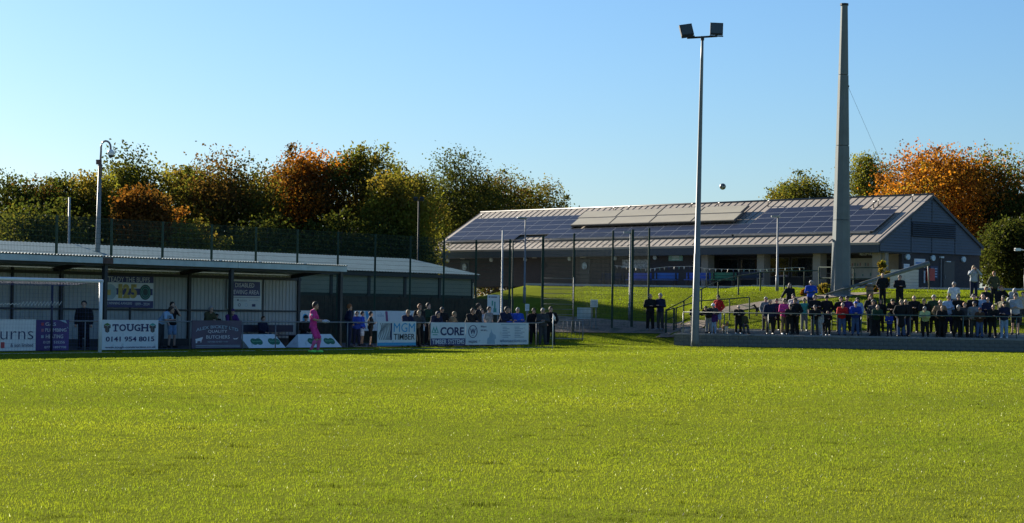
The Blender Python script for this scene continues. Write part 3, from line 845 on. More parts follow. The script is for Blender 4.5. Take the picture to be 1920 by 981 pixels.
b.text("KILWINNING RANGERS", 197, 247, 566.5, 571.5, T_WHITE); b.text("1899 - 2024", 253, 280, 567.5, 572.5, T_WHITE)
b = Board("viewing_area_sign", 427, 490, 524.5, 580, 7.36, mat("sign_pale", (.5, .56, .57), .5, var=.06), "navy and pale sign for the disabled viewing area on the stand wall", "sign")
b.rect(429, 487.5, 528, 555, B_NAVY)
b.text("DISABLED", 440.5, 476, 531, 539, T_WHITE); b.text("VIEWING AREA", 430.5, 485, 544, 552, T_WHITE)
b.rect(429, 487.5, 557.5, 558.3, T_NAVY, "print_line")
b.disc(446, 563, 1.5, 1.7, T_NAVY); b.rect(449, 463, 562, 562.8, T_FAINT, "print_line"); b.rect(449, 463, 564, 564.8, T_NAVY, "print_line"); b.rect(467, 484, 562.5, 563.6, T_FAINT, "print_line")
b.ring(448.5, 572, 2.5, 3, .9, T_NAVY); b.ring(461.5, 572, 2.8, 3.6, 1, T_FAINT); b.rect(472.5, 479, 570, 575, T_NAVY)
# small boards on the far rail
b = Board("sponsor_board", 561, 590, 582.5, 606, 8.0, B_WHITE, "pale blue board low behind the goalkeeper's back", "board", None, .6)
b.disc(572, 592, 5, 6, T_CYAN)
b = Board("sponsor_board", 664, 703, 583, 606, 8.0, B_WHITE, "pale board with slanting blue strokes behind the boys in blue", "board", None, .6)
b.poly([(684, 583.5), (689, 583.5), (697, 605), (692, 605)], T_CYAN); b.poly([(690, 583.5), (692, 583.5), (700, 605), (698, 605)], T_NAVY)
b = Board("sponsor_board", 704, 758, 583, 606, 8.0, B_WHITE, "pale board with scribbled blue letters left of the purple disc board", "board", None, .6)
b.text("vale", 707, 720, 586, 590, T_FAINT); b.rect(708, 722, 596, 597, T_FAINT, "print_line"); b.poly([(722, 583.5), (726, 583.5), (729, 605), (725, 605)], T_PURPLE)
b = Board("sponsor_board", 758.5, 806, 583, 606, 8.0, B_WHITE, "pale board with a purple disc behind the boy leaning on the wavy lined board", "board", None, .6)
# the disc board continues left of the boy: disc on the shared face
b.disc(764, 593, 5, 9, T_PURPLE); b.text("ills", 771, 784, 586, 600, T_NAVY); b.text("m", 795, 805, 590, 600, T_NAVY)

# ------------------------------------------------------------------ goal
def goal():
    a1 = GOAL.a_of(187.5, 0, 640); a0 = a1 - 7.32
    g = thing("goal", GOAL.w(a1, 0), GOAL.rot, "white goal frame with dark net at the left edge", "goal")
    W = 7.32
    MB().tube([(0, 0, 0), (0, 0, 2.44)], .062, 12).build("post", M_WHITE, g)
    MB().tube([(-W, 0, 0), (-W, 0, 2.44)], .062, 12).build("post", M_WHITE, g)
    MB().tube([(-W - .06, 0, 2.44), (.062, 0, 2.44)], .062, 12).build("crossbar", M_WHITE, g)
    st = mat("stanchion_blue", (.012, .016, .05), .5)
    for px, pv in ((97, 2.0),):
        x = GOAL.a_of(px, pv, 600) - a1
        MB().tube([(x, pv, 0), (x, pv, 2.3)], .045, 8).build("net_support", st, g)
    nm = mat("net_cord", (.06, .08, .2), .7); r = .0022
    def grid(P, U, V, nu, nv):
        mb = MB()
        for i in range(nu + 1):
            p = P + U * (i / nu); mb.tube([p, p + V], r, 3, smooth=False, cap=False)
        for j in range(nv + 1):
            p = P + V * (j / nv); mb.tube([p, p + U], r, 3, smooth=False, cap=False)
        o = mb.build("net", nm, g); return o
    grid(Vector((-W, .05, 2.42)), Vector((W, 0, 0)), Vector((0, 1.9, -.16)), 56, 14)
    grid(Vector((-W, 1.95, 2.26)), Vector((W, 0, 0)), Vector((0, .1, -2.24)), 56, 17)
    grid(Vector((-.01, .05, .02)), Vector((0, 1.9, 0)), Vector((0, 0, 2.3)), 14, 17)
    # gathered white cord along the back of the net
    mb = MB(); x1 = GOAL.a_of(116, 1.98, 572) - a1; x0 = x1 - 3.4
    z = GOAL.z_of(60, 572, 1.98)
    n = 44; pts = []
    for i in range(n):
        t = i / n; amp = .09 * (1 if t > .45 else .4)
        pts.append((x0 + (x1 - x0) * t + (.05 if i % 2 else 0), 1.96, z + (amp if i % 2 else -amp * .6) + .05 * t))
    mb.tube(pts, .012, 4, smooth=False)
    mb.build("net_tie", mat("white_cord", (.6, .62, .58), .8), g)
goal()

# ------------------------------------------------------------------ poles and masts
def floodlight():
    base = hit(1303, 650, Vector((0, 0, 0)), Vector((0, 0, 1))); Y = base.y
    f = thing("floodlight_pole", base, 0, "tall slim floodlight pole with two square lamps in front of the terrace", "floodlight")
    top = at(1317, 72, Y) - base
    MB().tube([(0, 0, 0), top * .02, top * .3, top * .301, top * .7, top * .93, top], [.2, .19, .15, .14, .1, .075, .06], 12).build("pole", M_GREYP, f)
    MB().tube([(-.25, -.25, .02), (.25, .25, .02)], .02, 6).build("base_plate", M_GALV, f)
    l, r = at(1288, 71.5, Y) - base, at(1344, 68, Y) - base
    MB().tube([l, r], .05, 8).build("cross_arm", M_DARK, f)
    MB().box(top, (.16, .16, .2)).build("arm_bracket", M_DARK, f)
    lens = mat("floodlight_lens", (.05, .055, .04), .12, spec=.8)
    for (cx, cy, ry, rx) in ((1287, 57, .18, -.25), (1343.5, 54.5, -.03, -.15)):
        c_ = at(cx, cy, Y) - base
        R = Matrix.Rotation(-ry * 1.2, 3, 'Y') @ Matrix.Rotation(rx, 3, 'X') @ Matrix.Rotation(ry, 3, 'Z')
        h = MB().box(c_, (.62, .16, .58), 0, R).box(c_ + R @ Vector((0, .1, 0)), (.44, .1, .4), 0, R).build("lamp_head", M_DARK, f)
        MB().box(c_ + R @ Vector((0, -.085, .01)), (.54, .012, .48), 0, R).build("lens", lens, h)
        MB().box(c_ + R @ Vector((0, -.02, -.36)), (.66, .06, .05), 0, R).box(c_ + R @ Vector((0, 0, -.33)), (.1, .08, .14), 0, R).build("yoke", M_DARK, h)
floodlight()

MAST_Y = 112.0
def mast():
    b_, t_ = at(1576, 554, MAST_Y), at(1583, 10, MAST_Y)
    b_.z = ground_z(b_.x, b_.y) - .1
    m = thing("concrete_mast", b_, 0, "huge tapered grey mast rising in front of the clubhouse", "mast")
    H = t_ - b_
    r0, r1 = .535, .19
    mm = mat("mast_concrete", (.15, .172, .17), .75, var=.12, scale=1.5, bump=.15, dirt=((.11, .13, .125), .8, .55))
    for k, (f0, f1) in enumerate(((0, .262), (.264, .517), (.519, .76), (.762, 1.0))):
        mb = MB(); mb.tube([H * f0, H * f1], [r0 + (r1 - r0) * f0 + .006 * (3 - k), r0 + (r1 - r0) * f1 + .006 * (3 - k)], 8, smooth=False, ph=0.0); mb.build("mast_section", mm, m)
    MB().tube([H * .999, H * 1.006], [r1 + .04, r1 + .04], 8, smooth=False, ph=0.0).build("cap", M_DARK, m)
    MB().tube([(0, 0, -.3), (0, 0, .12)], [.7, .7], 12).build("footing", M_CONC, m)
    p, q = at(1590, 162, MAST_Y) - b_, at(1660, 322, 150) - b_
    MB().box(p, (.12, .1, .1)).build("cable_lug", M_DARK, m)
    MB().tube([p, q], .008, 4, smooth=False).build("stay_cable", M_DARK, m)
    g = thing("lowered_pole", at(1548, 552, 110.5), 0, "long tapered pole propped up at an angle beside the big mast", "pole")
    g.location.z = ground_z(g.location.x, g.location.y)
    o = g.location
    a_, c_, d_ = at(1545, 553, 110.5) - o, at(1645, 523, 112.4) - o, at(1741, 494, 114) - o
    MB().tube([a_, c_, d_], [.03, .1, .135], 10).build("pole", mat("pole_weathered", (.14, .15, .13), .7, var=.25), g)
    e0, e1 = at(1594, 545, 110.4) - o, at(1648, 526, 111.6) - o
    MB().tube([e0, e1], .025, 6).build("strut_tube", M_GALV, g)
    for px, py in ((1594, 545), (1631, 532)): MB().sphere(at(px, py, 111) - o, .06, 8, 6).build("joint", M_GALV, g)
    MB().tube([at(1740, 494, 114) - o, at(1742, 543, 114.6) - o], [.04, .04], 6).build("prop", M_GALV, g)
mast()

def simple_pole(name, px, ptop, pbase, Y, r0, r1, m, label, head=None, cat="lamp post"):
    b_, t_ = at(px, pbase, Y), at(px, ptop, Y)
    b_.z = ground_z(b_.x, b_.y)
    o = thing(name, b_, 0, label, cat)
    H = Vector((0, 0, t_.z - b_.z))
    MB().tube([(0, 0, -.1), (0, 0, .9), (0, 0, .92), H], [r0 * 1.5, r0 * 1.5, r0, r1], 10).build("pole", m, o)
    if head == 'lamp':
        MB().tube([H - Vector((.02, 0, 0)), H + Vector((-.12, -.02, .06))], r1 * .9, 6).build("bracket", m, o)
        MB().sphere(H + Vector((-.2, -.02, .06)), (.3, .14, .075), 12, 6).build("lantern", mat("lantern_grey", (.3, .31, .3), .4), o)
    elif head == 'double':
        MB().tube([H + Vector((-.2, 0, 0)), H + Vector((.2, 0, 0))], .025, 6).build("cross_arm", M_DARK, o)
        for sx in (-.17, .17): MB().box(H + Vector((sx, -.05, .08)), (.22, .14, .18), 0, Matrix.Rotation(.5, 3, 'X')).build("lamp_head", M_DARK, o)
    elif head == 'flatlamp':
        MB().box(H + Vector((-.12, 0, .03)), (.5, .2, .09)).build("lantern", mat("lantern_grey", (.3, .31, .3), .4), o)
    return o
simple_pole("lamp_post", 1457, 407, 549, 115, .06, .045, M_GALV, "slim grey lamp post on the grass bank before the veranda", 'flatlamp')
simple_pole("lamp_post", 983.5, 411, 545, 118, .055, .035, M_GALV, "lamp post with oval lantern in front of the left clubhouse wall", 'lamp')
simple_pole("lamp_post", 1180.5, 437, 600, 109.5, .055, .045, M_GALV, "grey lamp post beside the mesh fence right of the gravel path", 'flatlamp')
simple_pole("white_pole", 940.5, 432, 590, 99.5, .05, .035, mat("pale_pole", (.26, .3, .31), .5), "thin pale pole rising behind the auction board", None, "pole")
simple_pole("white_pole", 127, 370, 560, 92, .06, .05, mat("pale_pole", (.26, .3, .31), .5), "short pale pole above the stand roof at far left", None, "pole")
simple_pole("distant_floodlight", 783, 376, 520, 114, .05, .04, M_DARK, "small dark double floodlight against the trees", 'double', "floodlight")
simple_pole("fence_pole", 960, 452, 590, 101, .04, .04, M_GREEN, "thin green pole right of the pale pole behind the auction board", None, "pole")
simple_pole("camera_pole", 1922, 462, 560, 116, .05, .045, M_GALV, "grey pole at the right edge of the dark trees", None, "pole")

def cctv_pole():
    Y = 90.0
    b_ = at(182, 560, Y); b_.z = 0
    o = thing("camera_mast", b_, 0, "grey swan neck pole with white dome camera above the stand roof", "camera pole")
    P = lambda px, py: at(px, py, Y) - b_
    MB().tube([(0, 0, 0), P(183, 470), P(187.5, 310)], [.13, .11, .075], 10).build("pole", M_GREYP, o)
    pts = [P(188, 312), P(189.5, 282)]
    for k in range(9):
        t = math.pi * (1 - k / 8); pts.append(P(198.5 + 9 * math.cos(t), 276 - 11.5 * math.sin(t)))
    pts.append(P(207.5, 282))
    MB().tube(pts, .045, 8).build("swan_neck", mat("pole_brown", (.2, .17, .18), .5), o)
    MB().box(P(185.5, 304), (.22, .16, .2)).build("junction_box", mat("box_brown", (.1, .05, .04), .6), o)
    MB().tube([P(188, 308), P(188, 330)], .09, 8).build("collar", mat("collar_rust", (.16, .11, .08), .7), o)
    d = MB().sphere(P(208, 287), (.15, .15, .16), 14, 9).build("dome_housing", M_WHITE, o)
    MB().sphere(P(208, 291), (.12, .12, .12), 12, 8).build("dome_glass", M_BLACK, d)
cctv_pole()

# ------------------------------------------------------------------ terrace rail, gates, signs
def terrace_rail():
    n = .32
    r = thing("terrace_rail", WALL.w(0, n, TER1), WALL.rot, "pale green metal rail along the front of the standing terrace", "railing")
    rm = mat("rail_paint", (.085, .12, .105), .45, var=.15, scale=4)
    x0 = .9
    xs = [WALL.a_of(px, n, 600) for px in (1281, 1358, 1441, 1526, 1615, 1707, 1806, 1906, 2010)]
    MB().tube([(xs[0], 0, 1.03), (xs[-1], 0, 1.03)], .028, 8).build("top_rail", rm, r)
    for x in xs: MB().tube([(x, 0, 0), (x, 0, 1.0)], .026, 8).build("post", rm, r)
    r2 = thing("bank_rail", WALL.w(0, 2.75, 0), WALL.rot, "dark green two bar rail at the back of the terrace on the grass", "railing")
    xs = [WALL.a_of(px, 2.75, 590) for px in (1560, 1640, 1720, 1800, 1880, 1960)]
    for z in (1.28, 1.72): MB().tube([(xs[0], 0, z), (xs[-1], 0, z)], .026, 6).build("bar", M_GREEN, r2)
    for x in xs: MB().tube([(x, 0, .7), (x, 0, 1.74)], .028, 6).build("post", M_GREEN, r2)
terrace_rail()

def ground_rail(name, pts, label, h=1.0, m=None, bars=(1.0,), r=.03, post=.035, mid=0):
    """posts standing on the ground at (px, Y) with bars between them"""
    m = m or M_GREEN
    P = [at(px, 580, Y) for px, Y in pts]
    for p in P: p.z = ground_z(p.x, p.y)
    o = thing(name, P[0], 0, label, "railing")
    for p in P: MB().span((-post, -post, -.1), (post, post, h)).build("post", m, o, p - P[0])
    for f in bars:
        MB().tube([p - P[0] + Vector((0, 0, h * f)) for p in P], r, 6).build("bar", m, o)
    return o
ground_rail("ramp_handrail", ((1249, 106.2), (1282, 107.6), (1315, 109.4), (1346, 111), (1384, 112.8), (1425, 115), (1470, 117.6), (1535, 120.0)), "dark green handrail climbing the grass bank beside the ramp", 1.05)
ground_rail("gate_rail", ((1249, 105.3), (1264, 105.4)), "short dark green double post gate beside the two men", 1.15, bars=(1.0, .6), post=.05)
ground_rail("path_rail", ((1268, 105.6), (1310, 105.9), (1368, 106.2), (1405, 106.4)), "level green rail on the grass behind the red jacketed man", 1.1, bars=(1.0,), post=.03)
ground_rail("forecourt_railing", ((1535, 119.6), (1600, 118.4), (1650, 117.6)), "dark green railing in front of the veranda beside the big mast", 1.25, bars=(1.0, .5))
def barrier():
    b_ = at(1018, 600, 103.0); b_.z = ground_z(b_.x, b_.y)
    o = thing("crowd_barrier", b_, .08, "low galvanised crowd barrier behind the corner flag", "barrier")
    L = (at(1070, 600, 104.0) - b_); W = L.length
    MB().tube([(0, 0, 1.05), (W, 0, 1.05)], .022, 6).tube([(0, 0, .15), (W, 0, .15)], .022, 6).build("frame", M_GALV, o)
    for i in range(11):
        MB().tube([(W * i / 10, 0, .15), (W * i / 10, 0, 1.05)], .009, 5).build("bar", M_GALV, o)
    for x in (.05, W - .05): MB().tube([(x, 0, 0), (x, 0, 1.05)], .022, 6).build("leg", M_GALV, o)
    b_ = at(1017, 575, 106.2); b_.z = ground_z(b_.x, b_.y)
    o = thing("ladder_gate", b_, .05, "white ladder like gate with horizontal bars beside the mesh fence", "gate")
    W = (at(1043, 575, 106.4) - b_).length; H = at(1030, 520, 106.3).z - b_.z; z0 = 1.0
    for x in (0, W): MB().tube([(x, 0, -.05), (x, 0, H)], .02, 6).build("stile", M_GALV, o)
    for i in range(8): MB().tube([(0, 0, z0 + (H - z0 - .05) * i / 7), (W, 0, z0 + (H - z0 - .05) * i / 7)], .011, 6).build("rung", M_GALV, o)
barrier()

def flat_sign(name, px0, px1, py0, py1, Y, m, label, legs=False, extra=None, cat="sign"):
    p0, p1 = at(px0, py1, Y), at(px1, py0, Y)
    g = ground_z(p0.x, p0.y)
    o = thing(name, (p0.x, Y, p0.z if not legs else g), 0, label, cat)
    W, H = p1.x - p0.x, p1.z - p0.z; z0 = p0.z - o.location.z
    MB().span((0, 0, z0), (W, .03, z0 + H)).build("panel", m, o)
    if legs:
        for x in (.08, W - .08): MB().span((x - .03, .031, -.05), (x + .03, .08, z0 + H - .04)).build("post", M_GALV, o)
    if extra: extra(o, W, H, z0)
    return o
def map_print(o, W, H, z0):
    for x, z, w, h in ((.1, .86, .15, .05), (.3, .86, .5, .05), (.35, .45, .12, .25), (.55, .3, .12, .35), (.5, .12, .25, .2)):
        MB().span((W * x, -.006, z0 + H * z), (W * (x + w), .001, z0 + H * (z + h))).build("print_shape", T_TEAL if z < .8 else T_NAVY, o)
def lines_print(o, W, H, z0):
    for z in (.3, .5, .7): MB().span((W * .15, -.006, z0 + H * z), (W * .85, .001, z0 + H * (z + .06))).build("print_line", T_FAINT, o)
flat_sign("site_map_board", 913.5, 937, 553, 590, 101.2, B_WHITE, "white board with teal map print behind the spectators at the auction board", True, map_print, "board")
flat_sign("notice", 984.5, 992.5, 570, 583, 102.2, B_WHITE, "small white notice on a green post above the spectators near the barrier", True, lines_print)
flat_sign("notice", 1107, 1121, 562, 576, 107.2, B_WHITE, "small white notice on the mesh fence above the gravel path", True, lines_print)
flat_sign("pavement_sign", 1082, 1108, 577, 598, 108.0, mat("pale_blue_sheet", (.32, .45, .52), .5, var=.15), "pale blue board standing on the gravel path", True, None)
def hoarding():
    Y = 120.0
    p0, p1 = at(1669, 531, Y), at(1722, 506, Y)
    z = ground_z(p0.x, Y)
    o = thing("white_hoarding", (p0.x, Y, z), -.35, "low white planked hoarding in front of the reception", "hoarding")
    W, H = p1.x - p0.x, p1.z - z
    n = 6
    for i in range(n): MB().span((0, 0, .05 + (H - .05) * i / n), (W, .03, .05 + (H - .05) * (i + .94) / n)).build("plank", mat("hoarding_white", (.6, .56, .52), .6, var=.06), o)
    for x in (.1, W / 2, W - .1): MB().span((x - .04, .032, -.1), (x + .04, .1, H - .02)).build("post", M_WOOD, o)
hoarding()
# security camera at the right edge
o = thing("security_camera", at(1908, 468, 116), .3, "white camera housing against the dark trees at the right edge", "camera")
MB().box((0, 0, 0), (.34, .16, .15)).tube([(.17, 0, 0), (.42, 0, -.03)], .03, 6).build("housing", M_WHITE, o)
MB().tube([(-.175, 0, 0), (-.19, 0, 0)], .055, 10).build("lens", M_BLACK, o)

# ------------------------------------------------------------------ benches, bunting, barrel
def bench(px, b, m, label):
    a = CLUB.a_of(px, b, 525); p = CLUB.w(a, b)
    o = thing("bench", (p.x, p.y, ground_z(p.x, p.y) + .04), CLUB.rot + .5, label, "bench", "benches along the clubhouse wall")
    for y in (-.2, 0, .2): MB().span((-.8, y - .075, .43), (.8, y + .075, .47)).build("seat_slat", m, o)
    for z in (.62, .82): MB().span((-.8, .3, z - .09), (.8, .34, z + .09)).build("backrest_slat", m, o)
    for x in (-.65, .65):
        MB().span((x - .04, -.25, 0), (x + .04, -.17, .43)).span((x - .04, .22, 0), (x + .04, .3, .9)).build("leg", M_DARK, o)
bench(1197, -1.0, M_BLUEBENCH, "blue bench below the picture board on the clubhouse wall")
bench(1247, -1.2, mat("sky_bench", (.03, .13, .4), .5), "bright blue bench right of the picture board")
bench(1307, -1.4, M_BLUEBENCH, "blue bench behind the floodlight pole")
bench(1355, -1.6, M_GREENBENCH, "green bench before the first veranda pillars")
bench(1405, -1.8, M_DKBENCH, "dark bench left of the slim lamp post")
bench(1147, -.8, M_DKBENCH, "dark bench left of the blue benches by the clubhouse wall")
def bunting():
    b = -2.6
    keys = [(1152, 498), (1215, 504.5), (1250, 500.5), (1297, 499.5), (1325, 504), (1370, 505), (1420, 505.5), (1455, 504), (1490, 502), (1508, 502)]
    pts = []
    for px, py in keys:
        pts.append(hit(px, py, CLUB.w(0, b), CLUB.y))
    o = thing("bunting", CLUB.w(CLUB.l(pts[0])[0], b, ground_z(pts[0].x, pts[0].y)), 0, "string of small pennant flags across the front of the clubhouse", "bunting")
    off = o.location
    MB().tube([p - off for p in pts], .01, 4, smooth=False).build("string", M_WHITE, o)
    for px, py in (keys[0], keys[4], keys[-1]):
        p = hit(px, py, CLUB.w(0, b), CLUB.y) - off
        MB().tube([(p.x, p.y, ground_z(p.x + off.x, p.y + off.y) - off.z), p], .025, 6).build("pole", M_GREEN, o)
    ang = CLUB.rot
    fm = [mat("pennant_" + n, c, .7) for n, c in (("white", (.5, .5, .47)), ("teal", (.1, .2, .18)), ("cream", (.4, .37, .3)), ("navy", (.03, .04, .1)))]
    me = MB().poly([(-.1, 0, 0), (.1, 0, 0), (.0, .02, -.26)])
    tri = me
    meshes = []
    for m in fm:
        q = MB(); q.poly([(-.06, 0, 0), (0, .015, -.2), (.06, 0, 0)]); me = q.mesh("pennant"); me.materials.append(m); meshes.append(me)
    k = 0
    for (p, q) in zip(pts, pts[1:]):
        n = max(1, int((q - p).length / .42))
        for i in range(n):
            c_ = p + (q - p) * ((i + .5) / n) - off
            mobj("pennant", meshes[k % 4 if k % 7 else 0], [], o, c_ - Vector((0, 0, .012)), (rnd.uniform(-.3, .3), 0, ang + rnd.uniform(-.4, .4))); k += 1
bunting()
p = at(1631, 556, 110.6); p.z = ground_z(p.x, p.y)
o = thing("barrel", p, 0, "small wooden barrel on the bank right of the big mast", "barrel")
MB().tube([(0, 0, 0), (0, 0, .15), (0, 0, .38), (0, 0, .62), (0, 0, .75)], [.15, .18, .2, .18, .15], 14).build("staves", mat("oak", (.28, .17, .09), .7, var=.3, scale=8), o)
for z in (.12, .38, .64): MB().tube([(0, 0, z - .025), (0, 0, z + .025)], .203 if z == .38 else .185, 14).build("hoop", M_DARK, o)
MB().tube([(0, 0, .75), (0, 0, .79)], .12, 12).build("lid", M_WHITE, o)
# football in flight
o = thing("football", at(1355, 350, 72), 0, "football in flight against the sky right of the floodlight pole", "football")
def football(o):
    bm = bmesh.new(); bmesh.ops.create_icosphere(bm, subdivisions=3, radius=.112)
    me = bpy.data.meshes.new("ball"); 
    cs = [v.normalized() for v in [Vector((s1 * a, s2 * b, 0)) if 0 else w for a in (1,) for b in (1,) for s1 in (1,) for s2 in (1,) for w in
          [Vector((0, y, z)) for y in (-1, 1) for z in (-1.618, 1.618)] + [Vector((x, y, 0)) for x in (-1, 1) for y in (-1.618, 1.618)] + [Vector((x, 0, z)) for x in (-1.618, 1.618) for z in (-1, 1)]]]
    for f in bm.faces:
        c_ = f.calc_center_median().normalized(); f.smooth = True
        f.material_index = 1 if max(c_.dot(q) for q in cs) > .93 else 0
    bm.to_mesh(me); bm.free()
    mobj("ball", me, [mat("ball_white", (.32, .3, .29), .4), mat("ball_panel", (.03, .03, .035), .4)], o, rot=(.5, .4, 0))
football(o)
# ------------------------------------------------------------------ people
def chain(pts, rad):
    """spheres closely spaced along a limb; pts Vectors, rad radius at each"""
    out = []
    for (p, r), (q, s) in zip(zip(pts, rad), zip(pts[1:], rad[1:])):
        L = (q - p).length; n = max(2, int(L / (min(r, s) * .45)) + 1)
        for i in range(n + 1):
            t = i / n; rr = r + (s - r) * t
            out.append((p.lerp(q, t), (rr, rr, rr)))
    return out
_ico = None
def remeshed(name, balls, voxel, smooth=3, tail=None):
    """one continuous surface around a set of ellipsoids"""
    global _ico
    if _ico is None:
        bm = bmesh.new(); bmesh.ops.create_icosphere(bm, subdivisions=2, radius=1)
        _ico = (np.array([v.co[:] for v in bm.verts]), np.array([[v.index for v in f.verts] for f in bm.faces])); bm.free()
    V, F = _ico; vs_, fs_ = [], []
    for k, (c, r) in enumerate(balls):
        vs_.append(V * np.array(r) + np.array(c)); fs_.append(F + k * len(V))
    v = np.concatenate(vs_); f = np.concatenate(fs_)
    me = bpy.data.meshes.new(name); me.from_pydata(v.tolist(), [], f.tolist())
    ob = bpy.data.objects.new(name, me); COL.objects.link(ob)
    md = ob.modifiers.new("r", 'REMESH'); md.mode = 'VOXEL'; md.voxel_size = voxel; md.use_smooth_shade = True
    sm = ob.modifiers.new("s", 'SMOOTH'); sm.iterations = smooth; sm.factor = .5
    return ob
_pending = {}
V3 = lambda x, y, z: Vector((x, y, z))
# poses: joint positions for a 1.78 m figure facing -y. arms listed left, right: (elbow, wrist)
def pose(name):
    P = dict(hip=[V3(-.09, 0, .92), V3(.09, 0, .92)], knee=[V3(-.1, -.02, .5), V3(.11, -.02, .5)], ankle=[V3(-.11, .02, .08), V3(.13, .01, .08)],
             pelvis=V3(0, 0, .96), waist=V3(0, -.005, 1.1), chest=V3(0, 0, 1.31), sh=[V3(-.19, 0, 1.44), V3(.19, 0, 1.44)], neck=V3(0, -.005, 1.52), head=V3(0, -.025, 1.655),
             elbow=[V3(-.25, .03, 1.17), V3(.25, .03, 1.17)], wrist=[V3(-.25, -.06, .93), V3(.25, -.06, .93)], foot=-math.pi / 2)
    if name == 'pockets':
        P['elbow'] = [V3(-.3, .06, 1.18), V3(.3, .06, 1.18)]; P['wrist'] = [V3(-.2, -.1, .99), V3(.2, -.1, .99)]
    elif name == 'folded':
        P['elbow'] = [V3(-.25, -.05, 1.17), V3(.25, -.05, 1.17)]; P['wrist'] = [V3(.1, -.2, 1.22), V3(-.1, -.2, 1.19)]
    elif name == 'hold':
        P['elbow'] = [V3(-.25, -.02, 1.17), V3(.25, -.02, 1.17)]; P['wrist'] = [V3(-.07, -.25, 1.2), V3(.07, -.25, 1.2)]
    elif name == 'look':                                        # both hands up to the face
        P['elbow'] = [V3(-.3, -.16, 1.3), V3(.3, -.16, 1.3)]; P['wrist'] = [V3(-.09, -.19, 1.58), V3(.09, -.19, 1.58)]
    elif name == 'face':                                        # one hand at the mouth
        P['elbow'] = [V3(-.25, .02, 1.17), V3(.28, -.14, 1.26)]; P['wrist'] = [V3(-.22, -.1, .97), V3(.06, -.19, 1.56)]
    elif name == 'reach':                                       # one arm out to the side
        P['elbow'] = [V3(-.36, -.08, 1.2), V3(.25, .03, 1.17)]; P['wrist'] = [V3(-.52, -.2, 1.02), V3(.22, -.1, .95)]
    elif name == 'lean':                                        # forearms on the rail in front
        P.update(pelvis=V3(0, .02, .95), waist=V3(0, -.06, 1.08), chest=V3(0, -.16, 1.25), sh=[V3(-.19, -.2, 1.36), V3(.19, -.2, 1.36)], neck=V3(0, -.25, 1.43), head=V3(0, -.31, 1.55),
                 elbow=[V3(-.24, -.33, 1.12), V3(.24, -.33, 1.12)], wrist=[V3(-.06, -.5, 1.12), V3(.07, -.5, 1.12)], ankle=[V3(-.12, .06, .08), V3(.14, -.02, .08)], hip=[V3(-.09, .03, .92), V3(.09, .03, .92)])
    elif name == 'bow':                                         # looking down, leaning low
        P.update(waist=V3(0, -.08, 1.07), chest=V3(0, -.22, 1.2), sh=[V3(-.18, -.28, 1.29), V3(.18, -.28, 1.29)], neck=V3(0, -.36, 1.33), head=V3(0, -.44, 1.41),
                 elbow=[V3(-.25, -.34, 1.05), V3(.25, -.34, 1.05)], wrist=[V3(-.08, -.52, 1.06), V3(.08, -.52, 1.06)])
    elif name == 'sit':
        P.update(hip=[V3(-.1, 0, .5), V3(.1, 0, .5)], knee=[V3(-.12, -.42, .52), V3(.12, -.42, .52)], ankle=[V3(-.12, -.55, .09), V3(.12, -.6, .09)],
                 pelvis=V3(0, 0, .53), waist=V3(0, -.02, .66), chest=V3(0, -.03, .88), sh=[V3(-.19, -.03, 1.01), V3(.19, -.03, 1.01)], neck=V3(0, -.05, 1.09), head=V3(0, -.08, 1.225),
                 elbow=[V3(-.25, -.08, .74), V3(.25, -.08, .74)], wrist=[V3(-.1, -.3, .62), V3(.1, -.3, .62)])
    elif name == 'keeper':                                      # faces -y, weight on bent legs, both arms out in front
        P.update(hip=[V3(-.1, .05, .86), V3(.1, .05, .86)], knee=[V3(-.12, -.1, .47), V3(.12, -.16, .48)], ankle=[V3(-.13, .1, .08), V3(.13, -.08, .08)],
                 pelvis=V3(0, .06, .9), waist=V3(0, .05, 1.05), chest=V3(0, .06, 1.27), sh=[V3(-.19, .06, 1.42), V3(.19, .06, 1.42)], neck=V3(0, .02, 1.49), head=V3(0, -.03, 1.63),
                 elbow=[V3(-.24, -.04, 1.15), V3(.25, -.06, 1.14)], wrist=[V3(-.17, -.36, 1.09), V3(.17, -.34, 1.11)])
    return P
HEAD_R = (.078, .096, .118)
def torso_balls(P, g):
    c = [(P['pelvis'], (.165 + g, .115 + g, .13)), (P['waist'], (.145 + g, .108 + g, .13)), (P['chest'], (.172 + g, .118 + g, .165))]
    c += [(P['pelvis'].lerp(P['waist'], .5), (.155 + g, .112 + g, .12)), (P['waist'].lerp(P['chest'], .5), (.158 + g, .112 + g, .13))]
    top = (P['sh'][0] + P['sh'][1]) / 2
    c += [(P['chest'].lerp(top, .6), (.165 + g, .1 + g, .09))]
    c += chain([P['sh'][0], top + V3(0, 0, .03), P['sh'][1]], [.062 + g * .6, .07 + g * .5, .062 + g * .6])
    return c
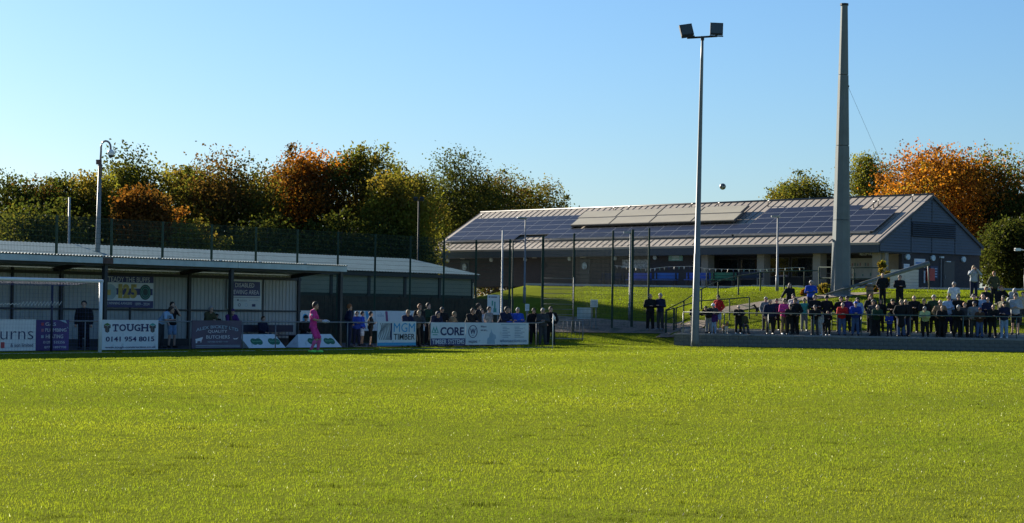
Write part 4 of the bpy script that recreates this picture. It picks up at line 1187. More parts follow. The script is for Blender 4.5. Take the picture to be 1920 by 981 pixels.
def make_part(key):
    """key = (pose, part, variant)"""
    if key in _pending: return
    pn, part, var = key; P = pose(pn); b = []
    if part == 'body':
        b += torso_balls(P, -.012)
        for s in (0, 1):
            b += chain([P['hip'][s], P['knee'][s], P['ankle'][s]], [.08, .056, .04])
            d = P['ankle'][s] + V3(0, -.1, -.045); b += chain([P['ankle'][s] + V3(0, 0, -.04), d], [.04, .032])
            b += chain([P['sh'][s], P['elbow'][s], P['wrist'][s]], [.052, .042, .03])
            h = (P['wrist'][s] - P['elbow'][s]).normalized(); b += chain([P['wrist'][s], P['wrist'][s] + h * .075], [.028, .032])
        b += chain([P['neck'] + V3(0, 0, -.06), P['head'] + V3(0, .01, -.06)], [.056, .052])
        H = P['head']
        b += [(H + V3(0, .012, .025), HEAD_R), (H + V3(0, -.02, -.055), (.06, .068, .062)), (H + V3(0, -.097, -.012), (.013, .018, .022)), (H + V3(0, -.07, -.1), (.03, .022, .022))]
        for s in (-1, 1): b.append((H + V3(s * .08, .01, -.005), (.012, .02, .032)))
        _pending[key] = remeshed("body", b, .0145, 3)
    elif part == 'jacket':
        b += torso_balls(P, .042 if var != 'tee' else .018)
        b += [(P['pelvis'] + V3(0, 0, -.02), (.195, .148, .1))]
        if var == 'coat': b += chain([P['pelvis'], P['pelvis'] + V3(0, 0, -.36)], [.16, .19])
        if var == 'hood': b += [(P['neck'] + V3(0, .06, -.01), (.1, .07, .06))]
        for s in (0, 1):
            w = P['wrist'][s]
            if var == 'tee': b += chain([P['sh'][s], P['sh'][s].lerp(P['elbow'][s], .75)], [.068, .062])
            else: b += chain([P['sh'][s], P['elbow'][s], P['elbow'][s].lerp(w, .93)], [.084, .072, .055])
        b += chain([P['neck'] + V3(0, .01, -.09), P['neck'] + V3(0, .008, -.025)], [.085, .066])
        _pending[key] = remeshed("jacket", b, .019, 3)
    else:
        b += [(P['pelvis'] + V3(0, 0, -.03), (.168, .12, .12))]
        for s in (0, 1):
            if var == 'shorts': b += chain([P['hip'][s], P['hip'][s].lerp(P['knee'][s], .85)], [.098, .085])
            elif var == 'slim': b += chain([P['hip'][s], P['knee'][s], P['ankle'][s] + V3(0, 0, .03)], [.09, .064, .05])
            else: b += chain([P['hip'][s], P['knee'][s], P['ankle'][s] + V3(0, 0, .02)], [.104, .084, .07])
        _pending[key] = remeshed("trousers", b, .019, 3)
_fin = {}
def finish_parts():
    dg = bpy.context.evaluated_depsgraph_get()
    for key, ob in _pending.items():
        me = bpy.data.meshes.new_from_object(ob.evaluated_get(dg))
        me.polygons.foreach_set('use_smooth', [True] * len(me.polygons))
        if key[1] == 'body':                                    # fingers, eyes and mouth
            P = pose(key[0]); mb = MB(); bv = len(me.vertices)
            for s in (0, 1):
                h = (P['wrist'][s] - P['elbow'][s]).normalized(); side = h.cross(V3(0, 0, 1))
                if side.length < .2: side = V3(1, 0, 0)
                side.normalize(); up = side.cross(h); palm = P['wrist'][s] + h * .07
                for k, ln in enumerate((.062, .074, .07, .055)):
                    o_ = palm + side * (.026 - .0175 * k)
                    mb.tube([o_, o_ + h * ln * .5 - up * .004, o_ + h * ln * .85 - up * .022], [.009, .0085, .007], 5)
                o_ = P['wrist'][s] + h * .03 + side * .028
                mb.tube([o_, o_ + h * .03 + side * .016, o_ + h * .06 + side * .012], [.011, .01, .008], 5)
            H = P['head']
            for s in (-1, 1): mb.sphere(H + V3(s * .031, -.083, .01), (.013, .008, .009), 8, 5, 1)
            mb.sphere(H + V3(0, -.088, -.057), (.022, .008, .006), 8, 5, 2)
            ex = mb.mesh("x"); bm = bmesh.new(); bm.from_mesh(me); bm.from_mesh(ex); bm.to_mesh(me); bm.free(); bpy.data.meshes.remove(ex)
        _fin[key] = me
    for ob in _pending.values():
        m0 = ob.data; bpy.data.objects.remove(ob); bpy.data.meshes.remove(m0)

# hair and hats in head space (origin = head centre)
def hair_mesh(kind):
    mb = MB()
    def dome(c, r, cut, thick=0, front=.0):
        seg, rings = 14, 7; b0 = len(mb.v)
        for i in range(rings + 1):
            th = cut * i / rings
            for k in range(seg):
                ph = 2 * math.pi * k / seg
                t2 = th * (1 - front * max(0, -math.sin(ph)))
                mb.v.append((c[0] + r[0] * math.sin(t2) * math.cos(ph), c[1] + r[1] * math.sin(t2) * math.sin(ph), c[2] + r[2] * math.cos(t2)))
        for i in range(rings):
            for k in range(seg):
                a, c2 = b0 + i * seg + k, b0 + i * seg + (k + 1) % seg
                mb.f.append((a, a + seg, c2 + seg, c2)); mb.m.append(0); mb.sm.append(True)
    if kind in ('short', 'long', 'bun', 'curly'):
        e = .012 if kind != 'curly' else .03
        dome((0, .018, .03), (.085 + e, .103 + e, .118 + e), 2.05, front=.5)
        if kind == 'long':
            mb.tube([(0, .05, .02), (0, .085, -.1), (0, .08, -.24), (0, .06, -.33)], [.09, .1, .085, .04], 10)
            for s in (-1, 1): mb.tube([(s * .08, .0, .02), (s * .092, -.005, -.1), (s * .085, -.01, -.22)], [.025, .035, .02], 7)
        if kind == 'bun': mb.sphere((0, .11, .06), .05, 10, 7)
        if kind == 'curly':
            r2 = random.Random(3)
            for i in range(40):
                ph, th = r2.uniform(0, 6.28), r2.uniform(0, 1.7)
                if th > .9 and math.sin(ph) < -.3: continue
                mb.sphere((.11 * math.sin(th) * math.cos(ph), .018 + .125 * math.sin(th) * math.sin(ph), .03 + .14 * math.cos(th)), .028, 6, 4)
    elif kind == 'bald':
        mb.tube([(-.082, -.01, -.005), (-.084, .05, .0), (-.05, .105, .0), (0, .118, .0), (.05, .105, .0), (.084, .05, .0), (.082, -.01, -.005)], .018, 6)
    elif kind == 'cap':
        dome((0, .015, .045), (.096, .113, .108), 1.6)
        mb.ngon_prism([(-.075, 0), (-.06, -.07), (0, -.1), (.06, -.07), (.075, 0)], -.008, .008)
        b = len(mb.v) - 10
        for i in range(10):
            x, y, z = mb.v[b + i]; mb.v[b + i] = (x, -.085 + z * 1.0, .06 + y)
    elif kind == 'beanie':
        dome((0, .012, .035), (.1, .116, .128), 1.65)
        mb.tube([(.1 * math.cos(t * math.pi / 6), .012 + .116 * math.sin(t * math.pi / 6), .03) for t in range(13)], .016, 6)
    elif kind == 'hood':
        dome((0, .025, .025), (.115, .125, .145), 2.3, front=.55)
    return mb.mesh("hair" if kind not in ('cap', 'beanie', 'hood') else kind)
_hair = {}
SHOE = MB()
SHOE.tube([(0, .085, .045), (0, .06, .05), (0, -.02, .05), (0, -.1, .04), (0, -.17, .032), (0, -.2, .03)], [.03, .048, .05, .048, .042, .02], 10)
SHOE = SHOE.mesh("shoe")

def cloth(c):
    return mat("cloth_%d_%d_%d" % tuple(int(x * 1000) for x in c), c, .85, var=.22, scale=9, bump=.25, bscale=14, spec=.2)
SKIN = [mat("skin_a", (.5, .3, .21), .55, var=.08, spec=.35), mat("skin_b", (.42, .25, .17), .55, var=.08, spec=.35), mat("skin_c", (.56, .36, .27), .55, var=.08, spec=.35)]
EYEM, LIP = mat("eye_dark", (.02, .02, .02), .3), mat("lip", (.35, .14, .12), .5)
HAIRC = dict(black=(.012, .011, .01), brown=(.05, .03, .018), fair=(.26, .18, .09), grey=(.32, .31, .3), white=(.6, .58, .55), ginger=(.24, .08, .02), dark=(.025, .018, .014))
C = dict(black=(.012, .013, .015), navy=(.015, .02, .05), dgrey=(.05, .052, .055), grey=(.2, .21, .22), lgrey=(.36, .38, .4), white=(.62, .64, .66), red=(.45, .02, .02), pink=(.62, .05, .25),
         blue=(.02, .05, .3), royal=(.02, .07, .42), lblue=(.28, .42, .58), teal=(.07, .32, .27), green=(.02, .05, .03), olive=(.06, .06, .03), tan=(.22, .15, .09), brown=(.07, .04, .025),
         purple=(.06, .02, .12), lime=(.42, .5, .25), beige=(.4, .35, .26), jeans=(.06, .1, .2), ljeans=(.22, .32, .45), khaki=(.16, .14, .08), maroon=(.13, .02, .03), camo=(.14, .13, .08))
QUEUE = []
def person(px, py, place, ps, rot, top, legs, hair, label, group=None, tvar='', lvar='', hcol='brown', shoes=None, hat=None, scale=None, skin=None):
    QUEUE.append(dict(px=px, py=py, place=place, ps=ps, rot=rot, top=top, legs=legs, hair=hair, label=label, group=group, tvar=tvar, lvar=lvar, hcol=hcol, shoes=shoes, hat=hat, scale=scale, skin=skin))
    make_part((ps, 'body', '')); make_part((ps, 'jacket', tvar)); make_part((ps, 'trousers', lvar))
def topz(ps):
    return pose(ps)['head'].z + .145
def spawn(d):
    P = pose(d['ps']); pl = d['place']; off = P['head'].y
    if isinstance(pl, tuple) and pl[0] == 'wall':
        n = pl[1]; q = hit(d['px'], d['py'], WALL.w(0, n + off * .9), WALL.y); w_, _ = WALL.l(q); p = WALL.w(w_, n); gz = pl[2] if pl[2] is not None else ground_z(p.x, p.y)
        face = WALL.rot
    elif isinstance(pl, tuple) and pl[0] == 'goal':
        v = pl[1]; q = hit(d['px'], d['py'], GOAL.w(0, v), GOAL.y); a_, _ = GOAL.l(q); p = GOAL.w(a_, v); gz = ground_z(p.x, p.y) + (.02 if v > 2.7 else 0); face = GOAL.rot - .55
    elif pl == 'bank':                                          # where a grown person of this head height stands on the slope
        best = None
        for Y in np.arange(102.5, 122, .1):
            c_ = at(d['px'], d['py'], float(Y)); e_ = abs(c_.z - ground_z(c_.x, c_.y) - 1.72 * topz(d['ps']) / 1.8)
            if best is None or e_ < best[0] - 1e-6: best = (e_, c_)
        q = best[1]; p = Vector((q.x, q.y, 0)); gz = ground_z(p.x, p.y); face = 0
    else:
        q = at(d['px'], d['py'], pl); p = Vector((q.x, q.y, 0)); gz = ground_z(p.x, p.y); face = 0
    s = d['scale'] or min(1.1, max(.55, (q.z - gz) / topz(d['ps'])))
    o = thing("person", (p.x, p.y, gz), face + d['rot'] + (rnd.uniform(-.45, .45) if d['ps'] in ('stand', 'pockets', 'folded', 'hold') else rnd.uniform(-.15, .15) if d['ps'] != 'keeper' else 0), d['label'], "person", d['group'])
    kx = rnd.uniform(1.0, 1.16) if d['place'] != 'keeper' and d['ps'] != 'keeper' else 1.0
    o.scale = (s * kx, s * (1 + (kx - 1) * .6), s)
    sk = SKIN[d['skin'] if d['skin'] is not None else rnd.randrange(3)]
    def put(name, me, mats, loc=None, rot=None):
        if len(me.materials) == 0:
            for m_ in mats: me.materials.append(m_)
        c = bpy.data.objects.new(name, me)
        if loc is not None: c.location = loc
        if rot is not None: c.rotation_euler = rot
        link(c, o)
        for i, m_ in enumerate(mats):
            c.material_slots[i].link = 'OBJECT'; c.material_slots[i].material = m_
        return c
    put("body", _fin[(d['ps'], 'body', '')], [sk, EYEM, LIP])
    put("jacket" if d['tvar'] != 'tee' else "shirt", _fin[(d['ps'], 'jacket', d['tvar'])], [cloth(C[d['top']])])
    put("trousers" if d['lvar'] != 'shorts' else "shorts", _fin[(d['ps'], 'trousers', d['lvar'])], [cloth(C[d['legs']])])
    for k in (0, 1):
        a_ = P['ankle'][k]
        put("shoe", SHOE, [mat("shoe_" + (d['shoes'] or 'black'), dict(black=(.02, .02, .022), white=(.6, .6, .6), lime=(.25, .8, .12), grey=(.2, .2, .21))[d['shoes'] or 'black'], .5)], (a_.x, a_.y, max(0, a_.z - .09)), (0, 0, (k - .5) * .3))
    if d['hair']:
        k = d['hair']
        if k not in _hair: _hair[k] = hair_mesh(k)
        hc = C[d['hat']] if d['hat'] else HAIRC[d['hcol']]
        put(_hair[k].name.split('.')[0], _hair[k], [mat("hair_%s" % (d['hat'] or d['hcol']), hc, .7, var=.3, scale=30)], P['head'])
    return o
R1, R15, R2, R3 = ('wall', .85, TER1), ('wall', 1.1, TER1), ('wall', 1.85, TER2), ('wall', 3.4, None)
RAILG, BANKG, GOALG = "spectators on the terrace", "spectators on the grass bank", "spectators behind the goal line rail"
LG = lambda v: ('goal', v)
person(1300, 572, R15, 'lean', .3, 'black', 'dgrey', 'short', "black jacketed spectator half hidden behind the floodlight pole, leaning on the rail", RAILG)
person(1327, 575, R1, 'bow', -.3, 'black', 'grey', 'short', "black jacketed child bending over the rail just right of the floodlight pole", RAILG, hcol='black', scale=.86)
person(1334, 569, R15, 'lean', .2, 'dgrey', 'dgrey', 'beanie', "spectator in a white cap bent behind two children near the floodlight pole", RAILG, hat='white')
person(1338, 582, R1, 'stand', .2, 'purple', 'ljeans', 'short', "small child in purple top and pale jeans at the left end of the rail", RAILG, hcol='dark', shoes='white')
person(1347, 553, R2, 'pockets', 0, 'red', 'ljeans', 'short', "man in red jacket and pale blue shorts standing at the left end of the terrace", RAILG, lvar='shorts', hcol='dark', shoes='white')
person(1383, 572, R1, 'lean', .15, 'black', 'black', 'bald', "lone man in black leaning on the rail beside the dog", RAILG, hcol='grey', shoes='white')
person(1393, 584, R15, 'sit', .6, 'olive', 'dgrey', 'hood', "crouching person in dark olive hooded coat behind the lone man in black", RAILG, tvar='hood', hat='olive')
person(1436, 557, R2, 'pockets', .2, 'grey', 'dgrey', 'short', "man in grey jacket at the left of the main crowd", RAILG, hcol='grey')
person(1444, 561, R1, 'stand', .1, 'navy', 'black', 'bald', "man in navy gilet standing at the rail, leftmost of the dense crowd", RAILG, hcol='grey')
person(1456, 560, R2, 'folded', 0, 'navy', 'black', 'short', "man in dark navy behind, between the grey and pink jackets", RAILG, hcol='dark')
person(1471, 560, R15, 'hold', .2, 'pink', 'tan', 'short', "person in bright pink jacket and tan trousers on the terrace", RAILG, hcol='brown', shoes='white')
person(1488, 551, R2, 'stand', 0, 'lgrey', 'dgrey', 'short', "man in light grey hoodie right behind a big black jacket", RAILG, tvar='hood', hcol='dark')
person(1491, 559, R15, 'pockets', 0, 'black', 'black', 'short', "broad man in black jacket right of the pink jacket", RAILG, hcol='dark')
person(1480, 571, R1, 'lean', .1, 'black', 'black', 'cap', "spectator in dark cap leaning on the rail in front of the pink jacket", RAILG, hat='black')
person(1508, 559, R2, 'stand', 0, 'teal', 'grey', 'short', "person in teal top and grey trousers", RAILG, tvar='tee', hcol='dark')
person(1481, 531, 'bank', 'reach', .3, 'black', 'black', 'long', "long haired woman in black walking on the bank above the pink jacket", BANKG, hcol='brown')
person(1521, 526, 'bank', 'folded', 0, 'royal', 'navy', 'short', "man in royal blue tracksuit top with folded arms on the bank left of the mast", BANKG, hcol='grey')
person(1528, 553, R2, 'folded', 0, 'black', 'black', 'short', "pale faced man in black sweater below the royal blue tracksuit", RAILG, hcol='dark', skin=2)
person(1527, 572, R1, 'lean', .1, 'black', 'dgrey', 'cap', "spectator in dark cap leaning on the rail left of two small children", RAILG, hat='dgrey')
person(1538, 583, R1, 'stand', -.6, 'lgrey', 'lgrey', 'short', "small fair haired child in pale grey at the rail", RAILG, hcol='fair', shoes='white', tvar='hood')
person(1552, 583, R1, 'hold', 0, 'black', 'black', 'short', "small fair haired child in dark clothes at the rail", RAILG, hcol='fair', shoes='white')
person(1550, 554, R2, 'pockets', 0, 'black', 'black', 'beanie', "man in black coat and dark hat behind the two small children", RAILG, hat='black')
person(1577, 556, R2, 'pockets', 0, 'black', 'black', 'short', "black haired person in black behind the red jacket under the mast", RAILG, hcol='black')
person(1589, 555, R2, 'hold', 0, 'purple', 'black', 'cap', "person in black cap and dark purple coat between red and blue jackets", RAILG, hat='black')
person(1578, 567, R1, 'lean', .25, 'red', 'jeans', 'bald', "man in red jacket and jeans leaning on the rail under the big mast", RAILG, hcol='grey')
person(1603, 565, R1, 'lean', 0, 'blue', 'jeans', 'cap', "man in blue jacket and blue cap leaning on the rail", RAILG, hat='royal')
person(1608, 558, R2, 'stand', 0, 'lblue', 'navy', 'long', "dark haired woman in pale blue top behind the blue cap", RAILG, hcol='black')
person(1633, 552, ('wall', 2.2, TER2), 'pockets', 0, 'black', 'black', 'long', "woman with long ginger hair in black jacket", RAILG, hcol='ginger')
person(1638, 562, R15, 'pockets', 0, 'dgrey', 'dgrey', 'hood', "person in charcoal hood below the ginger haired woman", RAILG, tvar='hood', hat='dgrey')
person(1651, 561, R2, 'stand', 0, 'black', 'black', 'long', "slim woman with long black hair in black", RAILG, hcol='black')
person(1643, 571, R1, 'lean', .1, 'green', 'black', 'bald', "balding man in dark green jacket resting on the rail", RAILG, hcol='grey')
person(1667, 584, R1, 'lean', 0, 'blue', 'navy', 'beanie', "child in blue purple jacket and grey hood at the rail", RAILG, hat='dgrey', scale=.68)
person(1675, 552, R2, 'bow', 0, 'black', 'black', 'cap', "person in black bowed over a phone behind the blue jacketed child", RAILG, hat='black', scale=1.05)
person(1690, 562, R1, 'pockets', .1, 'black', 'jeans', 'short', "fair haired person in black jacket and blue jeans by the rail post", RAILG, hcol='fair', tvar='coat')
person(1698, 561, R15, 'stand', 0, 'black', 'navy', 'bald', "bald man in black close behind the fair haired person in jeans", RAILG, hcol='grey')
person(1714, 554, R2, 'hold', .2, 'black', 'black', 'bald', "man in black holding his hands together on the upper step", RAILG, hcol='dark')
person(1733, 560, R2, 'lean', 0, 'black', 'black', 'cap', "man in khaki cap behind the grey haired lime jacket", RAILG, hat='khaki')
person(1751, 553, R2, 'pockets', 0, 'green', 'black', 'short', "man in dark green coat on the upper step", RAILG, hcol='grey')
person(1735, 575, R1, 'lean', 0, 'lime', 'black', 'short', "grey haired person with pale lime sleeves leaning on the rail", RAILG, hcol='grey', tvar='')
person(1763, 562, R15, 'pockets', .2, 'tan', 'black', 'bald', "man in tan grey jacket behind the rail", RAILG, hcol='brown')
person(1766, 573, R1, 'lean', .1, 'black', 'black', 'bald', "bald man in black leaning on the rail in front of the tan jacket", RAILG, hcol='dark')
person(1779, 554, R2, 'folded', 0, 'lblue', 'navy', 'short', "man in light blue shirt with folded arms on the upper step", RAILG, hcol='brown')
person(1789, 529, 'bank', 'stand', -.4, 'white', 'jeans', 'short', "man in white T-shirt standing on the bank", BANKG, tvar='tee', hcol='grey')
person(1797, 552, R2, 'pockets', .4, 'black', 'black', 'short', "dark haired man in black in front of the white T-shirt", RAILG, hcol='black')
person(1794, 572, R1, 'lean', .15, 'black', 'black', 'short', "man in black with clasped hands on the rail left of a rail post", RAILG, hcol='grey')
person(1809, 567, R15, 'pockets', .3, 'dgrey', 'black', 'short', "man in charcoal jacket right behind clasped hands at the rail", RAILG, hcol='ginger')
person(1826, 498, 'bank', 'look', .1, 'lgrey', 'navy', 'long', "woman in grey hoodie holding something to her eyes at the top of the bank", BANKG, tvar='hood', hcol='fair')
person(1864, 509, 'bank', 'pockets', 0, 'olive', 'black', 'short', "man in olive jacket standing high on the bank at right", BANKG, hcol='ginger')
person(1826, 551, R2, 'stand', 0, 'black', 'black', 'short', "man in black below the woman with raised hands", RAILG, hcol='dark')
person(1827, 565, R15, 'pockets', .1, 'grey', 'dgrey', 'cap', "man in dark cap and grey green jacket near the rail", RAILG, hat='navy')
person(1843, 551, R2, 'stand', .3, 'lblue', 'jeans', 'bald', "man in light blue jacket on the upper step at right", RAILG, hcol='grey')
person(1852, 557, ('wall', 1.5, TER2), 'folded', 0, 'navy', 'black', 'bald', "bald man in navy with folded arms right of the light blue jacket", RAILG, hcol='dark')
person(1837, 577, R1, 'lean', 0, 'brown', 'jeans', 'cap', "person in brown coat and red brown cap leaning low on the rail", RAILG, hat='maroon')
person(1861, 571, R1, 'lean', .1, 'black', 'black', 'bald', "bald man in black with clasped hands on the rail near the right end", RAILG, hcol='dark')
person(1849, 538, 'bank', 'pockets', 0, 'black', 'black', 'short', "dark figure in black below the olive jacket on the bank", BANKG, hcol='ginger')
person(1877, 536, 'bank', 'face', .3, 'black', 'black', 'short', "person in black with a hand raised to the face near the right edge", BANKG, hcol='ginger')
person(1894, 541, 'bank', 'bow', .4, 'lgrey', 'grey', 'hood', "person in pale grey hood bending down near the right edge", BANKG, tvar='hood', hat='lgrey')
person(1882, 554, R2, 'stand', -.2, 'camo', 'dgrey', 'short', "man in camouflage brown jacket near the right edge", RAILG, hcol='dark')
person(1883, 566, R1, 'hold', .1, 'navy', 'ljeans', 'cap', "man in dark cap, navy gilet and pale jeans at the right end of the rail", RAILG, hat='black', shoes='white')
person(1904, 550, R2, 'hold', 0, 'lgrey', 'black', 'short', "man in pale sleeves and black shorts near the right edge", RAILG, lvar='shorts', hcol='black')
person(1918, 547, 'bank', 'stand', 0, 'beige', 'dgrey', 'short', "person in beige top at the right edge", BANKG, hcol='brown')
person(1655, 512, 'bank', 'pockets', 0, 'black', 'black', 'bald', "white haired man in black jacket beside the conifer on the bank", BANKG, hcol='white')
person(1687, 516, 'bank', 'hold', -.3, 'black', 'black', 'short', "dark figure in black standing below the lowered pole", BANKG, hcol='dark')
person(1219.5, 551, 106.4, 'hold', .3, 'black', 'black', 'bald', "left man of the pair in dark clothes standing by the path gate", "pair of men by the path gate", hcol='grey', shoes='grey')
person(1238.5, 550, 106.4, 'hold', -.3, 'navy', 'dgrey', 'short', "right man of the pair in dark clothes standing by the path gate", "pair of men by the path gate", hcol='grey', shoes='grey')
# behind the goal line
person(655, 570, LG(3.4), 'pockets', 1.3, 'navy', 'navy', 'short', "tall lad in navy standing behind the rail right of the goalkeeper", GOALG, hcol='ginger')
person(669, 584, LG(4.6), 'hold', .3, 'blue', 'navy', 'short', "left boy of the two in blue and white football tops", GOALG, hcol='dark')
person(679, 584, LG(4.9), 'pockets', .6, 'royal', 'white', 'short', "right boy of the two in blue and white football tops", GOALG, hcol='dark', lvar='shorts')
person(695, 584, LG(3.6), 'folded', .8, 'black', 'black', 'short', "boy in black left of the wavy lined board", GOALG, hcol='dark', lvar='shorts')
person(760, 581, LG(2.85), 'lean', .2, 'navy', 'black', 'short', "fair boy in navy leaning on the wavy lined board", GOALG, hcol='fair')
person(781, 582, LG(3.0), 'lean', .2, 'dgrey', 'black', 'short', "fair child in charcoal leaning at the right end of the wavy lined board", GOALG, hcol='fair')
person(787, 570, LG(4.3), 'stand', .5, 'black', 'black', 'short', "red haired man in black between the wavy board and the navy band board", GOALG, hcol='ginger')
person(803, 568, LG(5.2), 'hold', .2, 'green', 'black', 'short', "brown haired man in dark jacket left of the navy band board", GOALG, hcol='brown')
person(812, 586, LG(3.0), 'bow', .3, 'navy', 'black', 'hood', "person in dark hood bending at the gap between boards", GOALG, hat='navy', tvar='hood', scale=.97)
person(829, 576, LG(4.4), 'pockets', .2, 'black', 'black', 'cap', "person in dark cap behind the navy band board", GOALG, hat='dgrey')
person(842, 584, LG(2.85), 'lean', .9, 'tan', 'black', 'short', "fair boy with sunlit tan sleeve leaning on the navy band board", GOALG, hcol='fair')
person(878, 578, LG(3.1), 'lean', .4, 'black', 'black', 'short', "brown haired lad in black at the left end of the auction board", GOALG, hcol='brown')
person(897, 569, LG(3.3), 'pockets', .8, 'black', 'black', 'short', "tall lad in black hood standing at the auction board", GOALG, tvar='hood', hcol='brown')
person(904, 579, LG(3.8), 'stand', .2, 'lblue', 'navy', 'short', "person in pale blue T-shirt behind the tall lad in black hood", GOALG, tvar='tee', hcol='brown')
person(917, 575, LG(3.2), 'stand', .2, 'grey', 'dgrey', 'short', "man in grey T-shirt at the middle of the auction board", GOALG, tvar='tee', hcol='brown')
person(941, 575, LG(2.9), 'lean', .3, 'navy', 'black', 'short', "dark haired man in dark jacket leaning on the auction board", GOALG, hcol='black')
person(954, 576, LG(3.6), 'stand', 0, 'blue', 'navy', 'short', "dark haired person in blue football shirt behind the auction board", GOALG, tvar='tee', hcol='black')
person(971, 577, LG(3.4), 'folded', 0, 'royal', 'navy', 'short', "person in bright blue jacket at the right end of the auction board", GOALG, hcol='grey')
person(1001, 578, LG(4.2), 'face', -.4, 'black', 'black', 'short', "person in black with raised hand between the auction board and the barrier", GOALG, hcol='dark')
person(1018, 578, LG(3.4), 'hold', -.2, 'dgrey', 'dgrey', 'short', "man in charcoal left of the corner flag", GOALG, hcol='grey')
person(1033, 575, LG(3.8), 'pockets', .2, 'black', 'black', 'short', "man in black standing by the corner flag pole", GOALG, hcol='brown')
# under the stand roof
SG = "spectators under the stand roof"
person(158, 564, LG(3.7), 'stand', -.2, 'black', 'black', 'short', "standing person in black with a white stripe, seen through the goal net", SG, hcol='black', tvar='coat')
person(301, 577, LG(4.1), 'bow', .9, 'lblue', 'dgrey', 'short', "person in pale T-shirt bent over the rail right of the phone number board", SG, tvar='tee', hcol='brown', scale=1.02)
person(323, 566, LG(4.4), 'face', .5, 'black', 'ljeans', 'short', "man in black T-shirt and pale shorts raising a hand to his face", SG, tvar='tee', lvar='shorts', hcol='black')
person(388, 574, LG(5.2), 'lean', .3, 'olive', 'dgrey', 'short', "broad person in dark olive coat behind the butcher's board", SG, hcol='grey')
person(406, 588, LG(5.6), 'pockets', .3, 'black', 'black', 'cap', "dark child in black between the two adults behind the butcher's board", SG, hat='black')
person(430, 579, LG(4.9), 'lean', .3, 'purple', 'black', 'cap', "person in dark purple coat at the right end of the butcher's board", SG, hat='purple')
person(492, 593, LG(6.6), 'sit', .5, 'navy', 'navy', 'short', "person seated on a bench under the disabled viewing sign", SG, hcol='brown')
person(572, 591, LG(5.4), 'sit', .4, 'black', 'navy', 'beanie', "person in dark hat seated behind the goalkeeper", SG, hat='black')
# goalkeeper
person(588, 566, ('keeper',), 'keeper', 0, 'pink', 'pink', 'short', "goalkeeper in bright pink kit and green boots with hands held out", None, tvar='tee', lvar='shorts', hcol='dark', shoes='lime')
finish_parts()
for d in QUEUE:
    if d['place'] == ('keeper',):
        f_ = hit(596, 661, Vector((0, 0, 0)), Vector((0, 0, 1)))
        d['place'] = f_.y; d['rot'] = math.radians(80); d['px'] = 591
        k = spawn(d)
        Pk = pose('keeper'); gl = mat("glove_white", (.55, .57, .6), .7); sk_ = mat("sock_pink", (.7, .12, .3), .8)
        for s in (0, 1):
            h = (Pk['wrist'][s] - Pk['elbow'][s]).normalized()
            mb = MB().tube([Pk['wrist'][s] - h * .05, Pk['wrist'][s] - h * .01, Pk['wrist'][s] + h * .05, Pk['wrist'][s] + h * .1], [.042, .045, .05, .04], 10)
            side = h.cross(V3(0, 0, 1)).normalized()
            for q in range(4):
                o_ = Pk['wrist'][s] + h * .09 + side * (.032 - .021 * q)
                mb.tube([o_, o_ + h * .05 + V3(0, 0, .004), o_ + h * (.085 - .012 * abs(q - 1.5)) + V3(0, 0, -.012)], [.015, .014, .011], 6)
            o_ = Pk['wrist'][s] + h * .03 + side * .045
            mb.tube([o_, o_ + h * .03 + side * .022, o_ + h * .065 + side * .02], [.016, .015, .011], 6)
            mb.build("glove", gl, k)
        for s in (0, 1):
            mb = MB(); n_ = 9
            ka, an = Pk['knee'][s], Pk['ankle'][s]
            MB().tube([ka.lerp(an, .12), ka.lerp(an, .35) + V3(0, .015, 0), ka.lerp(an, .7), an + V3(0, 0, -.01)], [.064, .068, .054, .05], 12).build("sock", sk_, k)
        mb = MB(); cpt = Pk['sh'][0].lerp(Pk['elbow'][0], .35)
        MB().sphere(Pk['sh'][0].lerp(Pk['elbow'][0], .4) + V3(-.035, .02, 0), (.04, .045, .05), 10, 7).build("sleeve_badge", gl, k)
    else:
        spawn(d)

